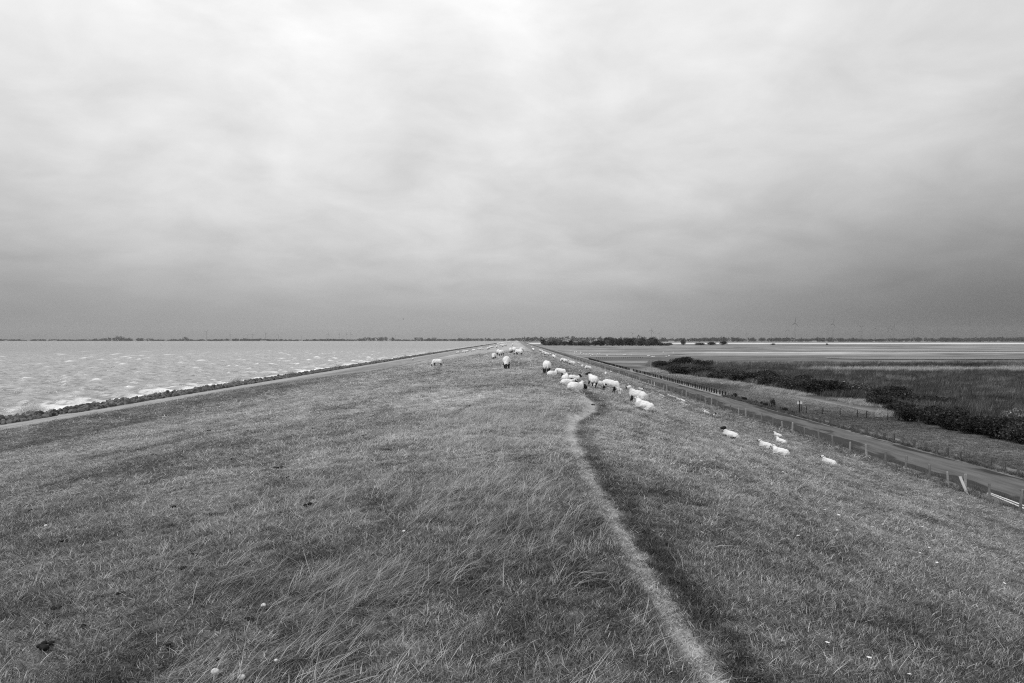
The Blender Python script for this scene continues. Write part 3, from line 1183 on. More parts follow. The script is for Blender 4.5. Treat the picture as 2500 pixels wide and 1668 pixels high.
for i_, (x, y, hd_) in enumerate(far_l):
    put_sheep('G', x, y, hd_, 1.0, 'distant small white sheep scattered over the seaward half of the dike', 'distant sheep on the seaward side')
far_c = [(-8.7, 751, 90), (-6.9, 676, 100), (-5.13, 623, 90), (-4.68, 765, 80), (-1.93, 714, 90), (-0.61, 676, 90), (0.37, 620, 120), (0.86, 410, 200), (2.03, 484, 0),
         (-15, 690, 180), (-13.5, 660, 90), (-12, 700, 0), (-10.5, 720, 180)]
for x, y, hd_ in far_c:
    put_sheep('G', x, y, hd_, 1.0, 'tiny sheep near the vanishing point of the dike crown', 'tiny sheep at the end of the crown')
far_r = [('G', 3.08, 132.9, 290, 1.), ('G', 5.4, 346, 200, 1.), ('L', 8.13, 376, 180, 1.), ('G', 6.17, 174.2, 190, 1.), ('L', 7.77, 229.3, 0, 1.), ('L', 17.0, 470, 170, 1.),
         ('L', 19.6, 480, 180, .8), ('G', 21, 475, 80, .7), ('G', 22, 480, 90, .7), ('G', 18.89, 366, 100, .8), ('G', 5.19, 131.7, 185, 1.), ('G', 5.37, 122.5, 190, 1.),
         ('G', 9.06, 185.2, 300, .65), ('L', 10.38, 196.7, 180, .8), ('G', 5.64, 106, 300, 1.), ('G', 7.2, 128.5, 280, .7), ('G', 12.41, 218.9, 290, .7), ('G', 21.61, 356.7, 280, .7),
         ('L', 19.4, 301.4, 180, .7), ('L', 24.2, 400, 0, .7), ('L', 24.6, 372, 10, .7), ('L', 25.0, 395, 170, .7), ('G', 8.56, 129.9, 90, .7), ('G', 8.88, 110.4, 70, .7),
         ('G', 13.21, 146.2, 195, .7), ('G', 24.7, 180, 10, .75)]
for key, x, y, hd_, sc in far_r:
    put_sheep(key, x, y, hd_, sc * .85, 'distant small sheep scattered over the inner slope above the road', 'distant sheep on the inner slope')
low_s = [(44.8, 565.6), (46.2, 546.1), (48.3, 555.7), (45.5, 479.9), (45.0, 460.4), (46.1, 452.5), (48.3, 452.5), (48.7, 439.9), (43.5, 405.5), (56.4, 465.8), (55.9, 472.7),
         (49.3, 421.2), (53.6, 406.1), (63.7, 439.9), (68.6, 439.9), (66.0, 416.8), (71.6, 428.0), (79.9, 416.8), (75.4, 389.1), (76.9, 388.1), (78.2, 389.1), (82.9, 379.8), (90.4, 406.1)]
for i_, (x, y) in enumerate(low_s):
    put_sheep('L' if i_ % 3 else 'G', x, y, (i_ * 73) % 360, 1.15, 'tiny white sheep of the flock down on the far marsh meadow', 'flock on the marsh meadow')

# ------------------------------------------------------------------ sheep fence at the road


def post_mesh(name, seed, hgt, wdt, mat, round_=False):
    rr = random.Random(seed)
    bm = bmesh.new()
    n = 7 if round_ else 4
    lev = [(-.3, 1.0), (hgt * .45, rr.uniform(.9, 1.0)), (hgt * .96, rr.uniform(.82, .98)), (hgt, rr.uniform(.7, .85))]
    rings = []
    tilt = Vector((rr.uniform(-.05, .05), rr.uniform(-.05, .05), 0))
    for z, s in lev:
        ring = []
        for k_ in range(n):
            a_ = 2 * math.pi * (k_ + .5) / n
            r_ = wdt / 2 * (1.25 if n == 4 else 1) * s * rr.uniform(.92, 1.08)
            ring.append(bm.verts.new(Vector((math.cos(a_) * r_, math.sin(a_) * r_, z + (rr.uniform(-.015, .015) if z > 0 else 0))) + tilt * max(z, 0)))
        rings.append(ring)
    for a_, b_ in zip(rings, rings[1:]):
        for k_ in range(n):
            bm.faces.new((a_[k_], a_[(k_ + 1) % n], b_[(k_ + 1) % n], b_[k_]))
    bm.faces.new(rings[-1])
    me = bpy.data.meshes.new(name)
    bmesh.ops.recalc_face_normals(bm, faces=bm.faces)
    bm.to_mesh(me)
    bm.free()
    me.materials.append(mat)
    return me


POSTS = [post_mesh('post', s, 1.0 + .06 * s, .13 + .008 * s, M['wood_pale'] if s % 3 == 0 else M['wood'], s % 2 == 0) for s in range(5)]
WHITEPOST = post_mesh('white_post', 9, 1.0, .10, M['white_paint'])
fence_y = [30.8, 33.2, 35.8, 38.1, 40.1, 41.8, 43.5, 46.2, 48.9, 51.4, 54.1, 56.7, 59.4, 62.3, 65.1, 67.6, 70.3, 73.2, 76.0, 78.5, 81.1, 84.1, 87.0, 89.8, 92.4, 95.1, 97.7, 100.6,
           103.4, 106.2, 108.9, 111.5]
yy_ = 114.3
while yy_ < 330:
    fence_y.append(round(yy_, 2))
    yy_ += 2.55 + .5 * random.random()
FX = 26.25
fence = empty('sheep_fence', (FX, 35.8, float(ground(np.array(FX), np.array(35.8)))))
tag(fence, 'wire sheep fence on weathered wooden posts along the near side of the road', 'fence')
fz = lambda yv: float(ground(np.array(FX), np.array(yv)))
for i_, yv in enumerate(fence_y):
    me = WHITEPOST if abs(yv - 130) < 1.3 else POSTS[(i_ * 7) % 5]
    o = link('post', me, fence, Vector((FX + random.uniform(-.06, .06), yv, fz(yv))) - fence.location)
    o.rotation_euler = (random.uniform(-.05, .05), random.uniform(-.05, .05), random.uniform(0, 3))
    if me is WHITEPOST:
        o['label'] = 'white painted fence post'
wires = MB()
for a_, b_ in zip(fence_y, fence_y[1:]):
    for hgt in (.12, .3, .5, .7, .9):
        p0 = Vector((FX - .08, a_, fz(a_) + hgt)) - fence.location
        p1 = Vector((FX - .08, b_, fz(b_) + hgt)) - fence.location
        mid_ = (p0 + p1) / 2 - Vector((0, 0, .02 + .015 * random.random()))
        wires.tube([p0, mid_, p1], .0028, 3, cap=False)
link('wire', wires.mesh('fence_wire', [M['wire']]), fence)
stays = MB()
yv = fence_y[0]
while yv < 84:
    z0 = fz(yv) - fence.location.z
    stays.tube([(-.08, yv - fence.location.y, z0 + .10), (-.08, yv - fence.location.y, z0 + .9)], .0022, 3, cap=False)
    yv += .16
link('wire_stay', stays.mesh('fence_stays', [M['wire']]), fence)
for a_, b_ in zip(fence_y, fence_y[1:]):
    if a_ > 120:
        break
    p0 = Vector((FX + .09, a_, fz(a_) + .06)) - fence.location
    p1 = Vector((FX + .09, b_, fz(b_) + .06)) - fence.location
    c_ = (p0 + p1) / 2
    L_ = (p1 - p0).length
    mb = MB()
    mb.box((0, 0, 0), (.035, L_ - .02, .12))
    o = link('kick_board', mb.mesh('kick_board', [M['wood']]), fence, c_)
    o.rotation_euler = (math.atan2(p1.z - p0.z, p1.y - p0.y), 0, 0)

# board leaning on the fence, and the two white poles
zb = float(ground(np.array(26.0), np.array(40.0)))
mb = MB()
mb.box((0, 0, .56), (.16, .035, 1.16))
o = link('leaning_board', mb.mesh('leaning_board', [M['board_wood']]), None, (26.02, 39.55, zb - .05))
o.rotation_euler = (R(-26), R(-4), R(10))
tag(o, 'pale wooden board leaning against a post of the road fence', 'board')
for i_, (p0, p1, lb) in enumerate([((26.95, 39.2, .46), (27.35, 34.6, .22), 'upper of two white poles lying crossed behind the fence post at the right edge'),
                                   ((26.85, 39.15, .40), (26.78, 34.5, .12), 'lower of two white poles lying crossed behind the fence post at the right edge')]):
    q0 = Vector((p0[0], p0[1], float(ground(np.array(p0[0]), np.array(p0[1]))) + p0[2]))
    q1 = Vector((p1[0], p1[1], float(ground(np.array(p1[0]), np.array(p1[1]))) + p1[2]))
    mb = MB()
    mb.tube([q0 - q0, (q1 - q0) * .5, q1 - q0], [.035, .042, .042], 8)
    o = link('white_pole', mb.mesh('white_pole', [M['white_paint']], True), None, q0)
    tag(o, lb, 'pole', 'white poles by the fence')

# ------------------------------------------------------------------ bollards on the far road edge
BOL = [post_mesh('bollard', 30 + s, .74, .23, M['wood_dark']) for s in range(4)]
STP = [post_mesh('stump', 40 + s, .56 + .05 * s, .20, M['stump']) for s in range(4)]
BX = 34.75
yv = 114.0
kk = 0
while yv < 332:
    if not 205 < yv < 211:
        o = link('bollard', BOL[kk % 4], None, (BX + random.uniform(-.05, .05), yv, float(ground(np.array(BX), np.array(yv)))))
        o.rotation_euler = (random.uniform(-.04, .04), random.uniform(-.04, .04), random.uniform(-.2, .2))
        tag(o, 'dark square timber bollard in the close row along the far road edge', 'bollard', 'timber bollards along the road')
    yv += 1.62
    kk += 1
yv = 44.4
while yv < 113:
    if random.random() < .93:
        o = link('timber_stump', STP[kk % 4], None, (BX + random.uniform(-.12, .12), yv, float(ground(np.array(BX), np.array(yv)))))
        o.rotation_euler = (random.uniform(-.12, .12), random.uniform(-.12, .12), random.uniform(0, 3))
        tag(o, 'low mossy timber stump in the grass verge beyond the road', 'stump', 'timber stumps in the verge')
    yv += 1.58 + random.uniform(-.1, .1)
    kk += 1
for j in range(25):
    x = 40.5 + j * 1.06
    y = 347.5 + j * .5
    o = link('marsh_post', BOL[j % 4], None, (x, y, float(marsh_z(np.array(x), np.array(y)))))
    tag(o, 'tiny dark post in the row beside the far side track', 'post', 'posts along the side track')

# ------------------------------------------------------------------ sign and marsh fence
sg = empty('notice_sign', (35.9, 87.0, float(ground(np.array(35.9), np.array(87.0)))))
tag(sg, 'small sign of two white panels on a dark post beyond the road', 'sign')
mb = MB()
mb.box((0, 0, .65), (.11, .11, 1.9))
link('post', mb.mesh('sign_post', [M['wood_dark']]), sg)
for s in (-1, 1):
    mb = MB()
    mb.box((s * .185, -.075, 1.33), (.25, .025, .34))
    link('panel', mb.mesh('sign_panel', [M['white_paint']]), sg)
mb = MB()
mb.box((.32, .25, .5), (.07, .07, 1.5))
link('brace_post', mb.mesh('sign_brace', [M['wood_dark']]), sg)
mf = empty('marsh_fence', (38.4, 86.0, -7.7))
tag(mf, 'thin post and wire fence running from the sign to the dark bushes', 'fence')
mfp = [(36.6, 86.6), (38.4, 86.0), (40.0, 84.8), (41.53, 83.62), (42.2, 82.7), (43.68, 80.72)]
MP = post_mesh('marsh_fence_post', 71, .95, .08, M['wood_dark'])
tops = []
for i_, (x, y) in enumerate(mfp):
    z = float(marsh_z(np.array(x), np.array(y)))
    link('post', MP, mf, Vector((x, y, z)) - mf.location)
    tops.append(Vector((x, y, z)) - mf.location)
mb = MB()
for a_, b_ in zip(tops, tops[1:]):
    for hgt in (.35, .82):
        mb.tube([a_ + Vector((0, 0, hgt)), b_ + Vector((0, 0, hgt))], .008, 3, cap=False)
link('wire', mb.mesh('marsh_wire', [M['wire']]), mf)
ff_ = empty('meadow_fence', (95, 372, -7.8))
tag(ff_, 'long far post fence crossing the marsh below the meadow', 'fence')
MP2 = post_mesh('meadow_post', 73, 1.3, .14, M['wood_pale'])
pts_ = []
for j in range(34):
    x = 92 + j * 6.4
    y = 372 - j * 1.2 + 3 * math.sin(j * .6)
    z = float(marsh_z(np.array(x), np.array(y)))
    link('post', MP2, ff_, Vector((x, y, z)) - ff_.location)
    pts_.append(Vector((x, y, z + 1.1)) - ff_.location)
mb = MB()
for a_, b_ in zip(pts_, pts_[1:]):
    mb.tube([a_, b_], .02, 3, cap=False)
link('wire', mb.mesh('meadow_wire', [M['wire']]), ff_)


def marker(name, x, y, hgt, wdt, lb, white_from):
    z = float(marsh_z(np.array(x), np.array(y)))
    r_ = empty(name, (x, y, z))
    mb_ = MB()
    mb_.tube([(0, 0, -.2), (0, 0, hgt * white_from)], wdt * .5, 6)
    link('pole', mb_.mesh('pole', [M['wood_pale']]), r_)
    mb_ = MB()
    mb_.box((0, 0, hgt * (white_from + 1) / 2), (wdt * 1.6, wdt * 1.6, hgt * (1 - white_from)))
    link('head', mb_.mesh('head', [M['white_paint']]), r_)
    tag(r_, lb, 'marker', 'white topped markers on the marsh')


marker('marker_post', 39.59, 425.8, 2.3, .35, 'stout white marker post beyond the far gate of the road', .3)
marker('marker_post', 37.2, 441.0, 1.5, .25, 'short white marker post left of the stout one beyond the far gate', .4)
marker('marker_pole', 82.63, 386.3, 3.3, .2, 'left of the two tall white topped poles standing in the marsh', .68)
marker('marker_pole', 86.6, 379.0, 3.2, .2, 'right of the two tall white topped poles standing in the marsh', .68)
# ------------------------------------------------------------------ shrubs and trees


def foliage_mesh(name, lobes, n, leaf, mat, seed, flat=.0):
    """leaf-sized triangles spread through lobes (x, y, z, rx, ry, rz)"""
    r_ = np.random.default_rng(seed)
    vol = np.array([l[3] * l[4] * l[5] for l in lobes])
    pick = r_.choice(len(lobes), n, p=vol / vol.sum())
    lb = np.array(lobes)[pick]
    d_ = r_.normal(0, 1, (n, 3))
    d_ /= np.linalg.norm(d_, axis=1)[:, None]
    rad = r_.random(n) ** .45
    c_ = lb[:, :3] + d_ * lb[:, 3:] * rad[:, None]
    c_ += .12 * lb[:, 3:].mean(1)[:, None] * r_.normal(0, .5, (n, 3))
    c_[:, 2] = np.maximum(c_[:, 2], .03)
    u = r_.normal(0, 1, (n, 3))
    u /= np.linalg.norm(u, axis=1)[:, None]
    v_ = np.cross(u, r_.normal(0, 1, (n, 3)))
    v_ /= np.linalg.norm(v_, axis=1)[:, None]
    s = leaf * r_.uniform(.6, 1.5, n)[:, None]
    P = np.stack([c_ + u * s, c_ - u * s * .4 + v_ * s * .8, c_ - u * s * .7 - v_ * s * .7], 1).reshape(-1, 3)
    F = np.arange(n * 3).reshape(-1, 3)
    bt = np.repeat(r_.lognormal(-.1, .5, n).clip(.3, 3.2), 3)
    return np_mesh(name, P, F, (mat,), False, {'bt': bt})


def lobes_for(seed, rx, ry, hz, n):
    r_ = random.Random(seed)
    out_ = [(0, 0, hz * .42, rx * .75, ry * .75, hz * .42)]
    for _ in range(n):
        a_ = r_.uniform(0, 6.28)
        q = r_.uniform(.2, .8)
        s = r_.uniform(.25, .5)
        out_.append((math.cos(a_) * rx * q, math.sin(a_) * ry * q, hz * r_.uniform(.22, .85 - .25 * q), rx * s, ry * s, hz * s * .62))
    return out_


def stems_mesh(name, seed, hgt, n, rad, spread):
    r_ = random.Random(seed)
    mb_ = MB()
    for _ in range(n):
        a_ = r_.uniform(0, 6.28)
        d_ = spread * r_.uniform(.2, 1)
        mb_.tube([(0.05 * math.cos(a_), .05 * math.sin(a_), -.25), (d_ * .4 * math.cos(a_), d_ * .4 * math.sin(a_), hgt * .45), (d_ * math.cos(a_), d_ * math.sin(a_), hgt * r_.uniform(.7, .95))],
                 [rad, rad * .7, rad * .25], 5)
    return mb_.mesh(name, [M['bark']])


SHR = []
for s in range(4):
    SHR.append((foliage_mesh('shrub_foliage', lobes_for(s + 3, 1.0, 1.0, 1.0, 8), 3400, .045, M['leaf'], s), stems_mesh('shrub_stem', s, .85, 7, .03, .6)))
SHRP = (foliage_mesh('shrub_foliage', lobes_for(17, 1.0, 1.0, 1.0, 8), 2200, .05, M['leaf_pale'], 17), SHR[0][1])


def shrub(x, y, rx, hz, label, group, kind=0, z=None, ry=None):
    zz_ = z if z is not None else float(marsh_z(np.array(x), np.array(y)) if x > 35.5 else ground(np.array(x), np.array(y)))
    o_ = empty('shrub', (x, y, zz_ - .03), random.uniform(0, 6.28) if ry is None else 0.0)
    f_, s_ = SHRP if kind == 9 else SHR[kind % 4]
    link('foliage', f_, o_)
    link('stem', s_, o_)
    o_.scale = (rx, ry or rx, hz)
    tag(o_, label, 'shrub', group)
    return o_


HG = 'dark shrubs of the hedge beyond the road'
hedge = [(45.6, 80.2, 1.9, 2.0, 'leftmost dark shrub of the near hedge, at the end of the thin wire fence'),
         (47.0, 77.2, 2.3, 2.3, 'second dark shrub from the left end of the near hedge'),
         (46.7, 73.4, 2.5, 2.5, 'third dark shrub from the left end of the near hedge'),
         (47.3, 70.0, 2.4, 2.3, 'middle dark shrub of the near hedge, left of the pale leaved one'),
         (46.9, 66.6, 2.5, 2.6, 'broad dark shrub below the pale leaved shrub of the near hedge'),
         (46.9, 63.0, 2.4, 2.3, 'dark shrub right of the pale leaved one in the near hedge'),
         (46.6, 59.4, 2.6, 2.5, 'last dark shrub of the near hedge cut by the right picture edge'),
         (46.5, 55.5, 2.5, 2.4, 'dark hedge shrub just past the right picture edge')]
for i_, (x, y, rx, hz, lb) in enumerate(hedge):
    shrub(x, y, rx, hz, lb, HG, i_)
shrub(49.6, 68.6, 1.8, 3.0, 'pale leaved willow shrub rising above the dark near hedge', None, 9)
MG = 'dark willow clumps along the reed edge'
clumps = [(44.6, 186, 5.0, 3.2, 'leftmost dark willow clump at the reed edge, beyond the bollards'), (49.5, 182, 4.5, 3.0, 'second dark willow clump at the reed edge from the left'),
          (52.5, 172, 4.5, 2.4, 'third dark willow clump at the reed edge from the left'), (51.5, 156, 4.5, 2.8, 'tall dark willow clump above the pale grass fringe'),
          (55.5, 152, 4.5, 3.1, 'dark willow clump just behind the tall one above the pale fringe'), (52.6, 141, 4.0, 2.6, 'dark willow clump in the middle of the reed edge'),
          (53.5, 132, 4.5, 2.9, 'dark willow clump left of the broad one opposite the sign'), (54.5, 122, 5.0, 3.0, 'broad dark willow clump at the reed edge opposite the sign'),
          (58.5, 119, 4.0, 2.6, 'dark willow clump right behind the broad one opposite the sign'), (56.5, 105, 3.6, 2.2, 'low dark willow clump where reeds meet the near hedge'),
          (58.0, 96, 3.5, 2.0, 'lowest dark willow clump behind the near hedge'),
          (50, 236, 5.0, 3.0, 'left one of the far pair of dark willow clumps'), (57, 238, 6.0, 4.2, 'big far dark willow clump behind the reed edge'), (62.5, 232, 4.0, 3.2, 'right one of the far pair of dark willow clumps')]
clumps += [(50.2, 89.5, 2.4, 1.7, 'dark low shrub right behind the end of the near hedge'), (53.0, 99.5, 3.0, 1.9, 'dark shrub between the near hedge and the lowest willow clump'),
           (60.5, 111, 3.6, 2.3, 'dark shrub behind the low clump where the reeds begin'), (57.5, 139, 4.2, 2.6, 'dark shrub deep behind the middle of the reed edge'),
           (49.0, 166, 3.6, 2.0, 'low dark shrub before the third willow clump of the reed edge'), (55.0, 178, 4.4, 2.6, 'dark shrub right behind the second willow clump of the reed edge')]
for i_, (x, y, rx, hz, lb) in enumerate(clumps):
    shrub(x, y, rx, hz, lb, MG, i_ + 1)
shrub(34.95, 93.4, .42, 1.35, 'upright weed bush at the far road edge left of the sign', None, 2)
wd = random.Random(21)
for j in range(11):
    shrub(34.75 + wd.uniform(-.1, .6), 86.0 + j * 2.5 + wd.uniform(-.8, .8), wd.uniform(.25, .55), wd.uniform(.4, .85), 'low weedy bush in the ragged verge between the sign and the last bollards', 'weedy bushes of the verge', 9 if j % 3 == 0 else j)

# trees in the middle distance
TR = []
for s in range(5):
    hz = 1.0
    crown = foliage_mesh('crown', [(l[0], l[1], l[2] * .95 + .03, l[3], l[4], l[5]) for l in lobes_for(40 + s, .55, .55, 1.0, 9)], 1100, .05, M['leaf_tree'], 60 + s)
    mb = MB()
    mb.tube([(0, 0, -.05), (.01, 0, .3), (.02, .01, .7)], [.035, .028, .01], 6)
    for a_ in (.5, 2.6, 4.4):
        mb.tube([(0, 0, .3), (.25 * math.cos(a_), .25 * math.sin(a_), .62)], [.018, .006], 5)
    TR.append((crown, mb.mesh('trunk', [M['bark']])))
TRP = foliage_mesh('crown', [(l[0], l[1], l[2] * .95 + .03, l[3], l[4], l[5]) for l in lobes_for(51, .55, .55, 1.0, 9)], 1000, .05, M['leaf_pale'], 77)


def tree(x, y, hz, wd, lb, gr, kind, pale=False):
    o_ = empty('tree', (x, y, float(marsh_z(np.array(min(x, 399.)), np.array(y)))), random.uniform(0, 6.28))
    link('crown', TRP if pale else TR[kind % 5][0], o_)
    link('trunk', TR[kind % 5][1], o_)
    o_.scale = (wd, wd, hz)
    tag(o_, lb, 'tree', gr)


tr = random.Random(5)
fpx = lambda px, Y: (px - 1262) / 1667. * Y
solo = [(1668, 1330, 13.5, 12, 'lone rounded tree standing clear right of the wood edge'), (1764, 1340, 9, 16, 'bushy tree at the right end of the low hedge on the meadow'),
        (1709, 1340, 6, 22, 'low wide bush left of centre in the hedge on the meadow'), (1737, 1345, 7.5, 20, 'taller bush in the middle of the low hedge on the meadow'),
        (1885, 1390, 4, 9, 'small lone bush left on the far meadow ditch'), (2017, 1400, 3.6, 6, 'small lone bush right on the far meadow ditch'),
        (1565, 1190, 16, 15, 'tall dark tree at the middle of the wood edge'), (1579, 1180, 12, 13, 'dark round tree right of the tall one at the wood edge'),
        (1541, 1200, 13, 14, 'dark tree left of the tall one at the wood edge'), (1590, 1230, 17, 15, 'tree behind the dark round one at the wood edge')]
for i_, (px, Y, hz, wd, lb) in enumerate(solo):
    tree(fpx(px, Y), Y, hz, wd, lb, None, i_)
for j in range(64):
    px = 1326 + j * 4.9 + tr.uniform(-3, 3)
    Y = 1160 + tr.uniform(0, 40) + (130 if j % 3 == 0 else 0) + (60 if px < 1400 else 0)
    hz = tr.uniform(7, 13) if px < 1480 else tr.uniform(10, 17)
    if px > 1606:
        hz = tr.uniform(4, 6.5)
    tree(fpx(px, Y), Y, hz, tr.uniform(10, 17), 'one of the merging bushes and trees of the wood edge beyond the meadow', 'trees of the wood edge', j, j % 5 == 2)

# far woods on the horizon: one mass each


def far_wood(name, segs, label, seed):
    r_ = np.random.default_rng(seed)
    V, Fc, BT = [], [], []
    b_i = 0
    for (pa, pb, Y, hmax) in segs:
        xa, xb = fpx(pa, Y), fpx(pb, Y)
        n = max(2, int(abs(xb - xa) / 26))
        for j in range(n):
            cx_ = xa + (xb - xa) * (j + r_.random()) / n
            cy_ = Y + r_.uniform(-60, 120)
            hh2 = hmax * (.45 + .75 * float(vnoise(np.array(cx_ / 210.), np.array(seed + .5), seed)))
            hh2 *= r_.uniform(.75, 1.1) * 1.6
            wd = r_.uniform(16, 34)
            nl = 80
            d_ = r_.normal(0, 1, (nl, 3))
            d_ /= np.linalg.norm(d_, axis=1)[:, None]
            c_ = np.array([cx_, cy_, -6.8 + hh2 * .48]) + d_ * np.array([wd, wd, hh2 * .52]) * (r_.random(nl) ** .4)[:, None]
            c_[:, 2] = np.maximum(c_[:, 2], -7.4)
            u = r_.normal(0, 1, (nl, 3))
            v_ = r_.normal(0, 1, (nl, 3))
            s = 3.8
            P = np.stack([c_ + u * s, c_ + v_ * s, c_ - (u + v_) * s * .7], 1).reshape(-1, 3)
            V.append(P)
            Fc.append(np.arange(nl * 3).reshape(-1, 3) + b_i)
            BT.append(np.repeat(r_.uniform(.6, 1.5, nl), 3))
            b_i += nl * 3
    o_ = link(name, np_mesh(name, np.concatenate(V), np.concatenate(Fc), (M['far_wood'],), False, {'bt': np.concatenate(BT)}))
    tag(o_, label, 'wood', kind='stuff')


far_wood('far_shore_wood', [(-60, 235, 7500, 15), (225, 365, 7450, 27), (265, 300, 7420, 36), (365, 440, 7600, 14), (440, 540, 7500, 15), (442, 455, 7450, 40), (540, 720, 7700, 19), (575, 640, 7500, 22), (720, 890, 7800, 16),
                            (770, 840, 7600, 20), (875, 960, 7500, 30), (960, 1010, 7600, 14), (1012, 1032, 7400, 38), (1032, 1150, 7500, 18), (1040, 1066, 7450, 27), (1120, 1195, 7400, 27), (1195, 1262, 7600, 20)],
         'dark line of trees on the far shore across the water', 4)
far_wood('horizon_wood', [(1255, 1600, 5200, 24), (1590, 1625, 4600, 30), (1560, 1580, 4700, 32), (1600, 1900, 5200, 20), (1700, 1800, 4800, 20), (1880, 2130, 5000, 20), (1990, 2060, 4700, 22), (2060, 2350, 5000, 20), (2090, 2160, 4800, 24),
                          (2300, 2620, 4800, 22), (2280, 2400, 4600, 16), (2420, 2520, 4700, 26)],
         'dark line of trees along the horizon behind the marsh', 8)

# farms on the horizon


def farm(px, Y, L_, lb, zb_):
    o_ = empty('farmhouse', (fpx(px, Y), Y, zb_))
    mb_ = MB()
    mb_.box((0, 0, 2), (L_, 10, 5))
    link('wall', mb_.mesh('wall', [M['house_wall']]), o_)
    bm = bmesh.new()
    a_ = [bm.verts.new(p_) for p_ in ((-L_ / 2 - 1, -6, 4.45), (L_ / 2 + 1, -6, 4.45), (L_ / 2 + 1, 6, 4.45), (-L_ / 2 - 1, 6, 4.45), (-L_ / 2 + 2, 0, 9), (L_ / 2 - 2, 0, 9))]
    for f_ in ((0, 1, 5, 4), (2, 3, 4, 5), (1, 2, 5), (3, 0, 4), (3, 2, 1, 0)):
        bm.faces.new([a_[q] for q in f_])
    me = bpy.data.meshes.new('roof')
    bm.to_mesh(me)
    bm.free()
    me.materials.append(M['house_roof'])
    link('roof', me, o_)
    tag(o_, lb, 'house', 'white buildings on the horizon')


farm(641, 7380, 70, 'long low white building on the far shore left of centre', -4.6)
farm(8, 7380, 26, 'white building at the left end of the far shore', -4.6)
farm(128, 7385, 40, 'pale low building on the far shore near the left edge', -4.6)
farm(733, 7385, 46, 'pale building on the far shore above the middle of the sea', -4.6)
farm(1986, 4450, 30, 'pale roofed building among the trees on the right horizon', -7.6)
farm(1638, 4400, 34, 'pale building behind the lone tree on the horizon', -7.6)

# wind turbines


def turbine_parts():
    mb_ = MB()
    mb_.tube([(0, 0, -2), (0, 0, 30), (0, 0, 60), (0, 0, 88)], [2.6, 2.2, 1.8, 1.3], 10)
    tower = mb_.mesh('tower', [M['turbine']], True)
    mb_ = MB()
    mb_.box((0, 2.0, 89.6), (3.2, 9, 3.4))
    nac = mb_.mesh('nacelle', [M['turbine']])
    mb_ = MB()
    mb_.tube([(0, -2.45, 89.6), (0, -3.6, 89.6), (0, -4.6, 89.6)], [1.5, 1.4, .4], 8)
    hub = mb_.mesh('hub', [M['turbine']])
    bm = bmesh.new()
    secs = [(1, 1.1, .9), (6, 2.6, .7), (18, 2.0, .45), (33, .55, .12)]
    rings = []
    for z, cw, th in secs:
        rings.append([bm.verts.new((x_ * cw, y_ * th, z)) for x_, y_ in ((-.7, 0), (0, -.6), (.9, 0), (0, .6))])
    for a_, b_ in zip(rings, rings[1:]):
        for k_ in range(4):
            bm.faces.new((a_[k_], a_[(k_ + 1) % 4], b_[(k_ + 1) % 4], b_[k_]))
    bm.faces.new(rings[0][::-1])
    bm.faces.new(rings[-1])
    bl = bpy.data.meshes.new('blade')
    bm.to_mesh(bl)
    bm.free()
    bl.materials.append(M['turbine'])
    return tower, nac, bl, hub


TW, NC, BL, HB = turbine_parts()
# picture column of the hub, its height above the horizon in the photograph, distance is set from the hub height
turb = [(502, 21), (560, 15), (603, 13), (615, 15), (647, 17), (678, 13), (735, 10), (800, 16), (828, 15), (846, 15), (856, 15), (965, 12), (1120, 11),
        (1543, 17), (1590, 25), (1610, 17), (1822, 18), (1920, 26), (1939, 43), (2006, 19), (2019, 25), (2031, 41), (2044, 13), (2074, 20), (2096, 23), (2099.5, 33),
        (2135, 30), (2149, 25), (2164, 31), (2169.5, 31), (2178, 34), (2218, 25), (2226, 30), (2254, 24), (2277, 23), (2283, 23), (2313, 24), (2342, 18)]
ta = random.Random(9)
for i_, (px, hp) in enumerate(turb):
    Y = min(9200., max(4300., 97. * 1667 / (hp + 3)))
    s = ((hp) * Y / 1667. + 7.) / 89.6
    o_ = empty('wind_turbine', (fpx(px, Y), Y, -7.0), ta.uniform(-.5, .5))
    o_.scale = (s * .8, s * .8, s)
    link('tower', TW, o_)
    nc_ = link('nacelle', NC, o_)
    link('hub', HB, nc_)
    a0 = ta.uniform(0, 2.1)
    for k_ in range(3):
        b_ = link('blade', BL, o_, (0, -3.4, 89.6))
        b_.rotation_euler = (0, a0 + k_ * 2 * math.pi / 3, 0)
    side_s = 'left' if px < 1262 else 'right'
    if hp >= 40:
        lb = 'tallest wind turbine on the right horizon, left one of the high pair' if px < 2000 else 'tall wind turbine on the right horizon, right one of the high pair'
        gr = None
    elif px < 1262:
        lb, gr = 'faint small wind turbine on the far shore across the water', 'wind turbines across the water'
    elif px < 1900:
        lb, gr = 'faint wind turbine above the wood in the middle of the horizon', 'wind turbines above the wood'
    else:
        lb, gr = 'small wind turbine in the wind farm on the right horizon', 'wind turbines on the right horizon'
    tag(o_, lb, 'turbine', gr)

# ------------------------------------------------------------------ scattered growth (geometry nodes on real points)


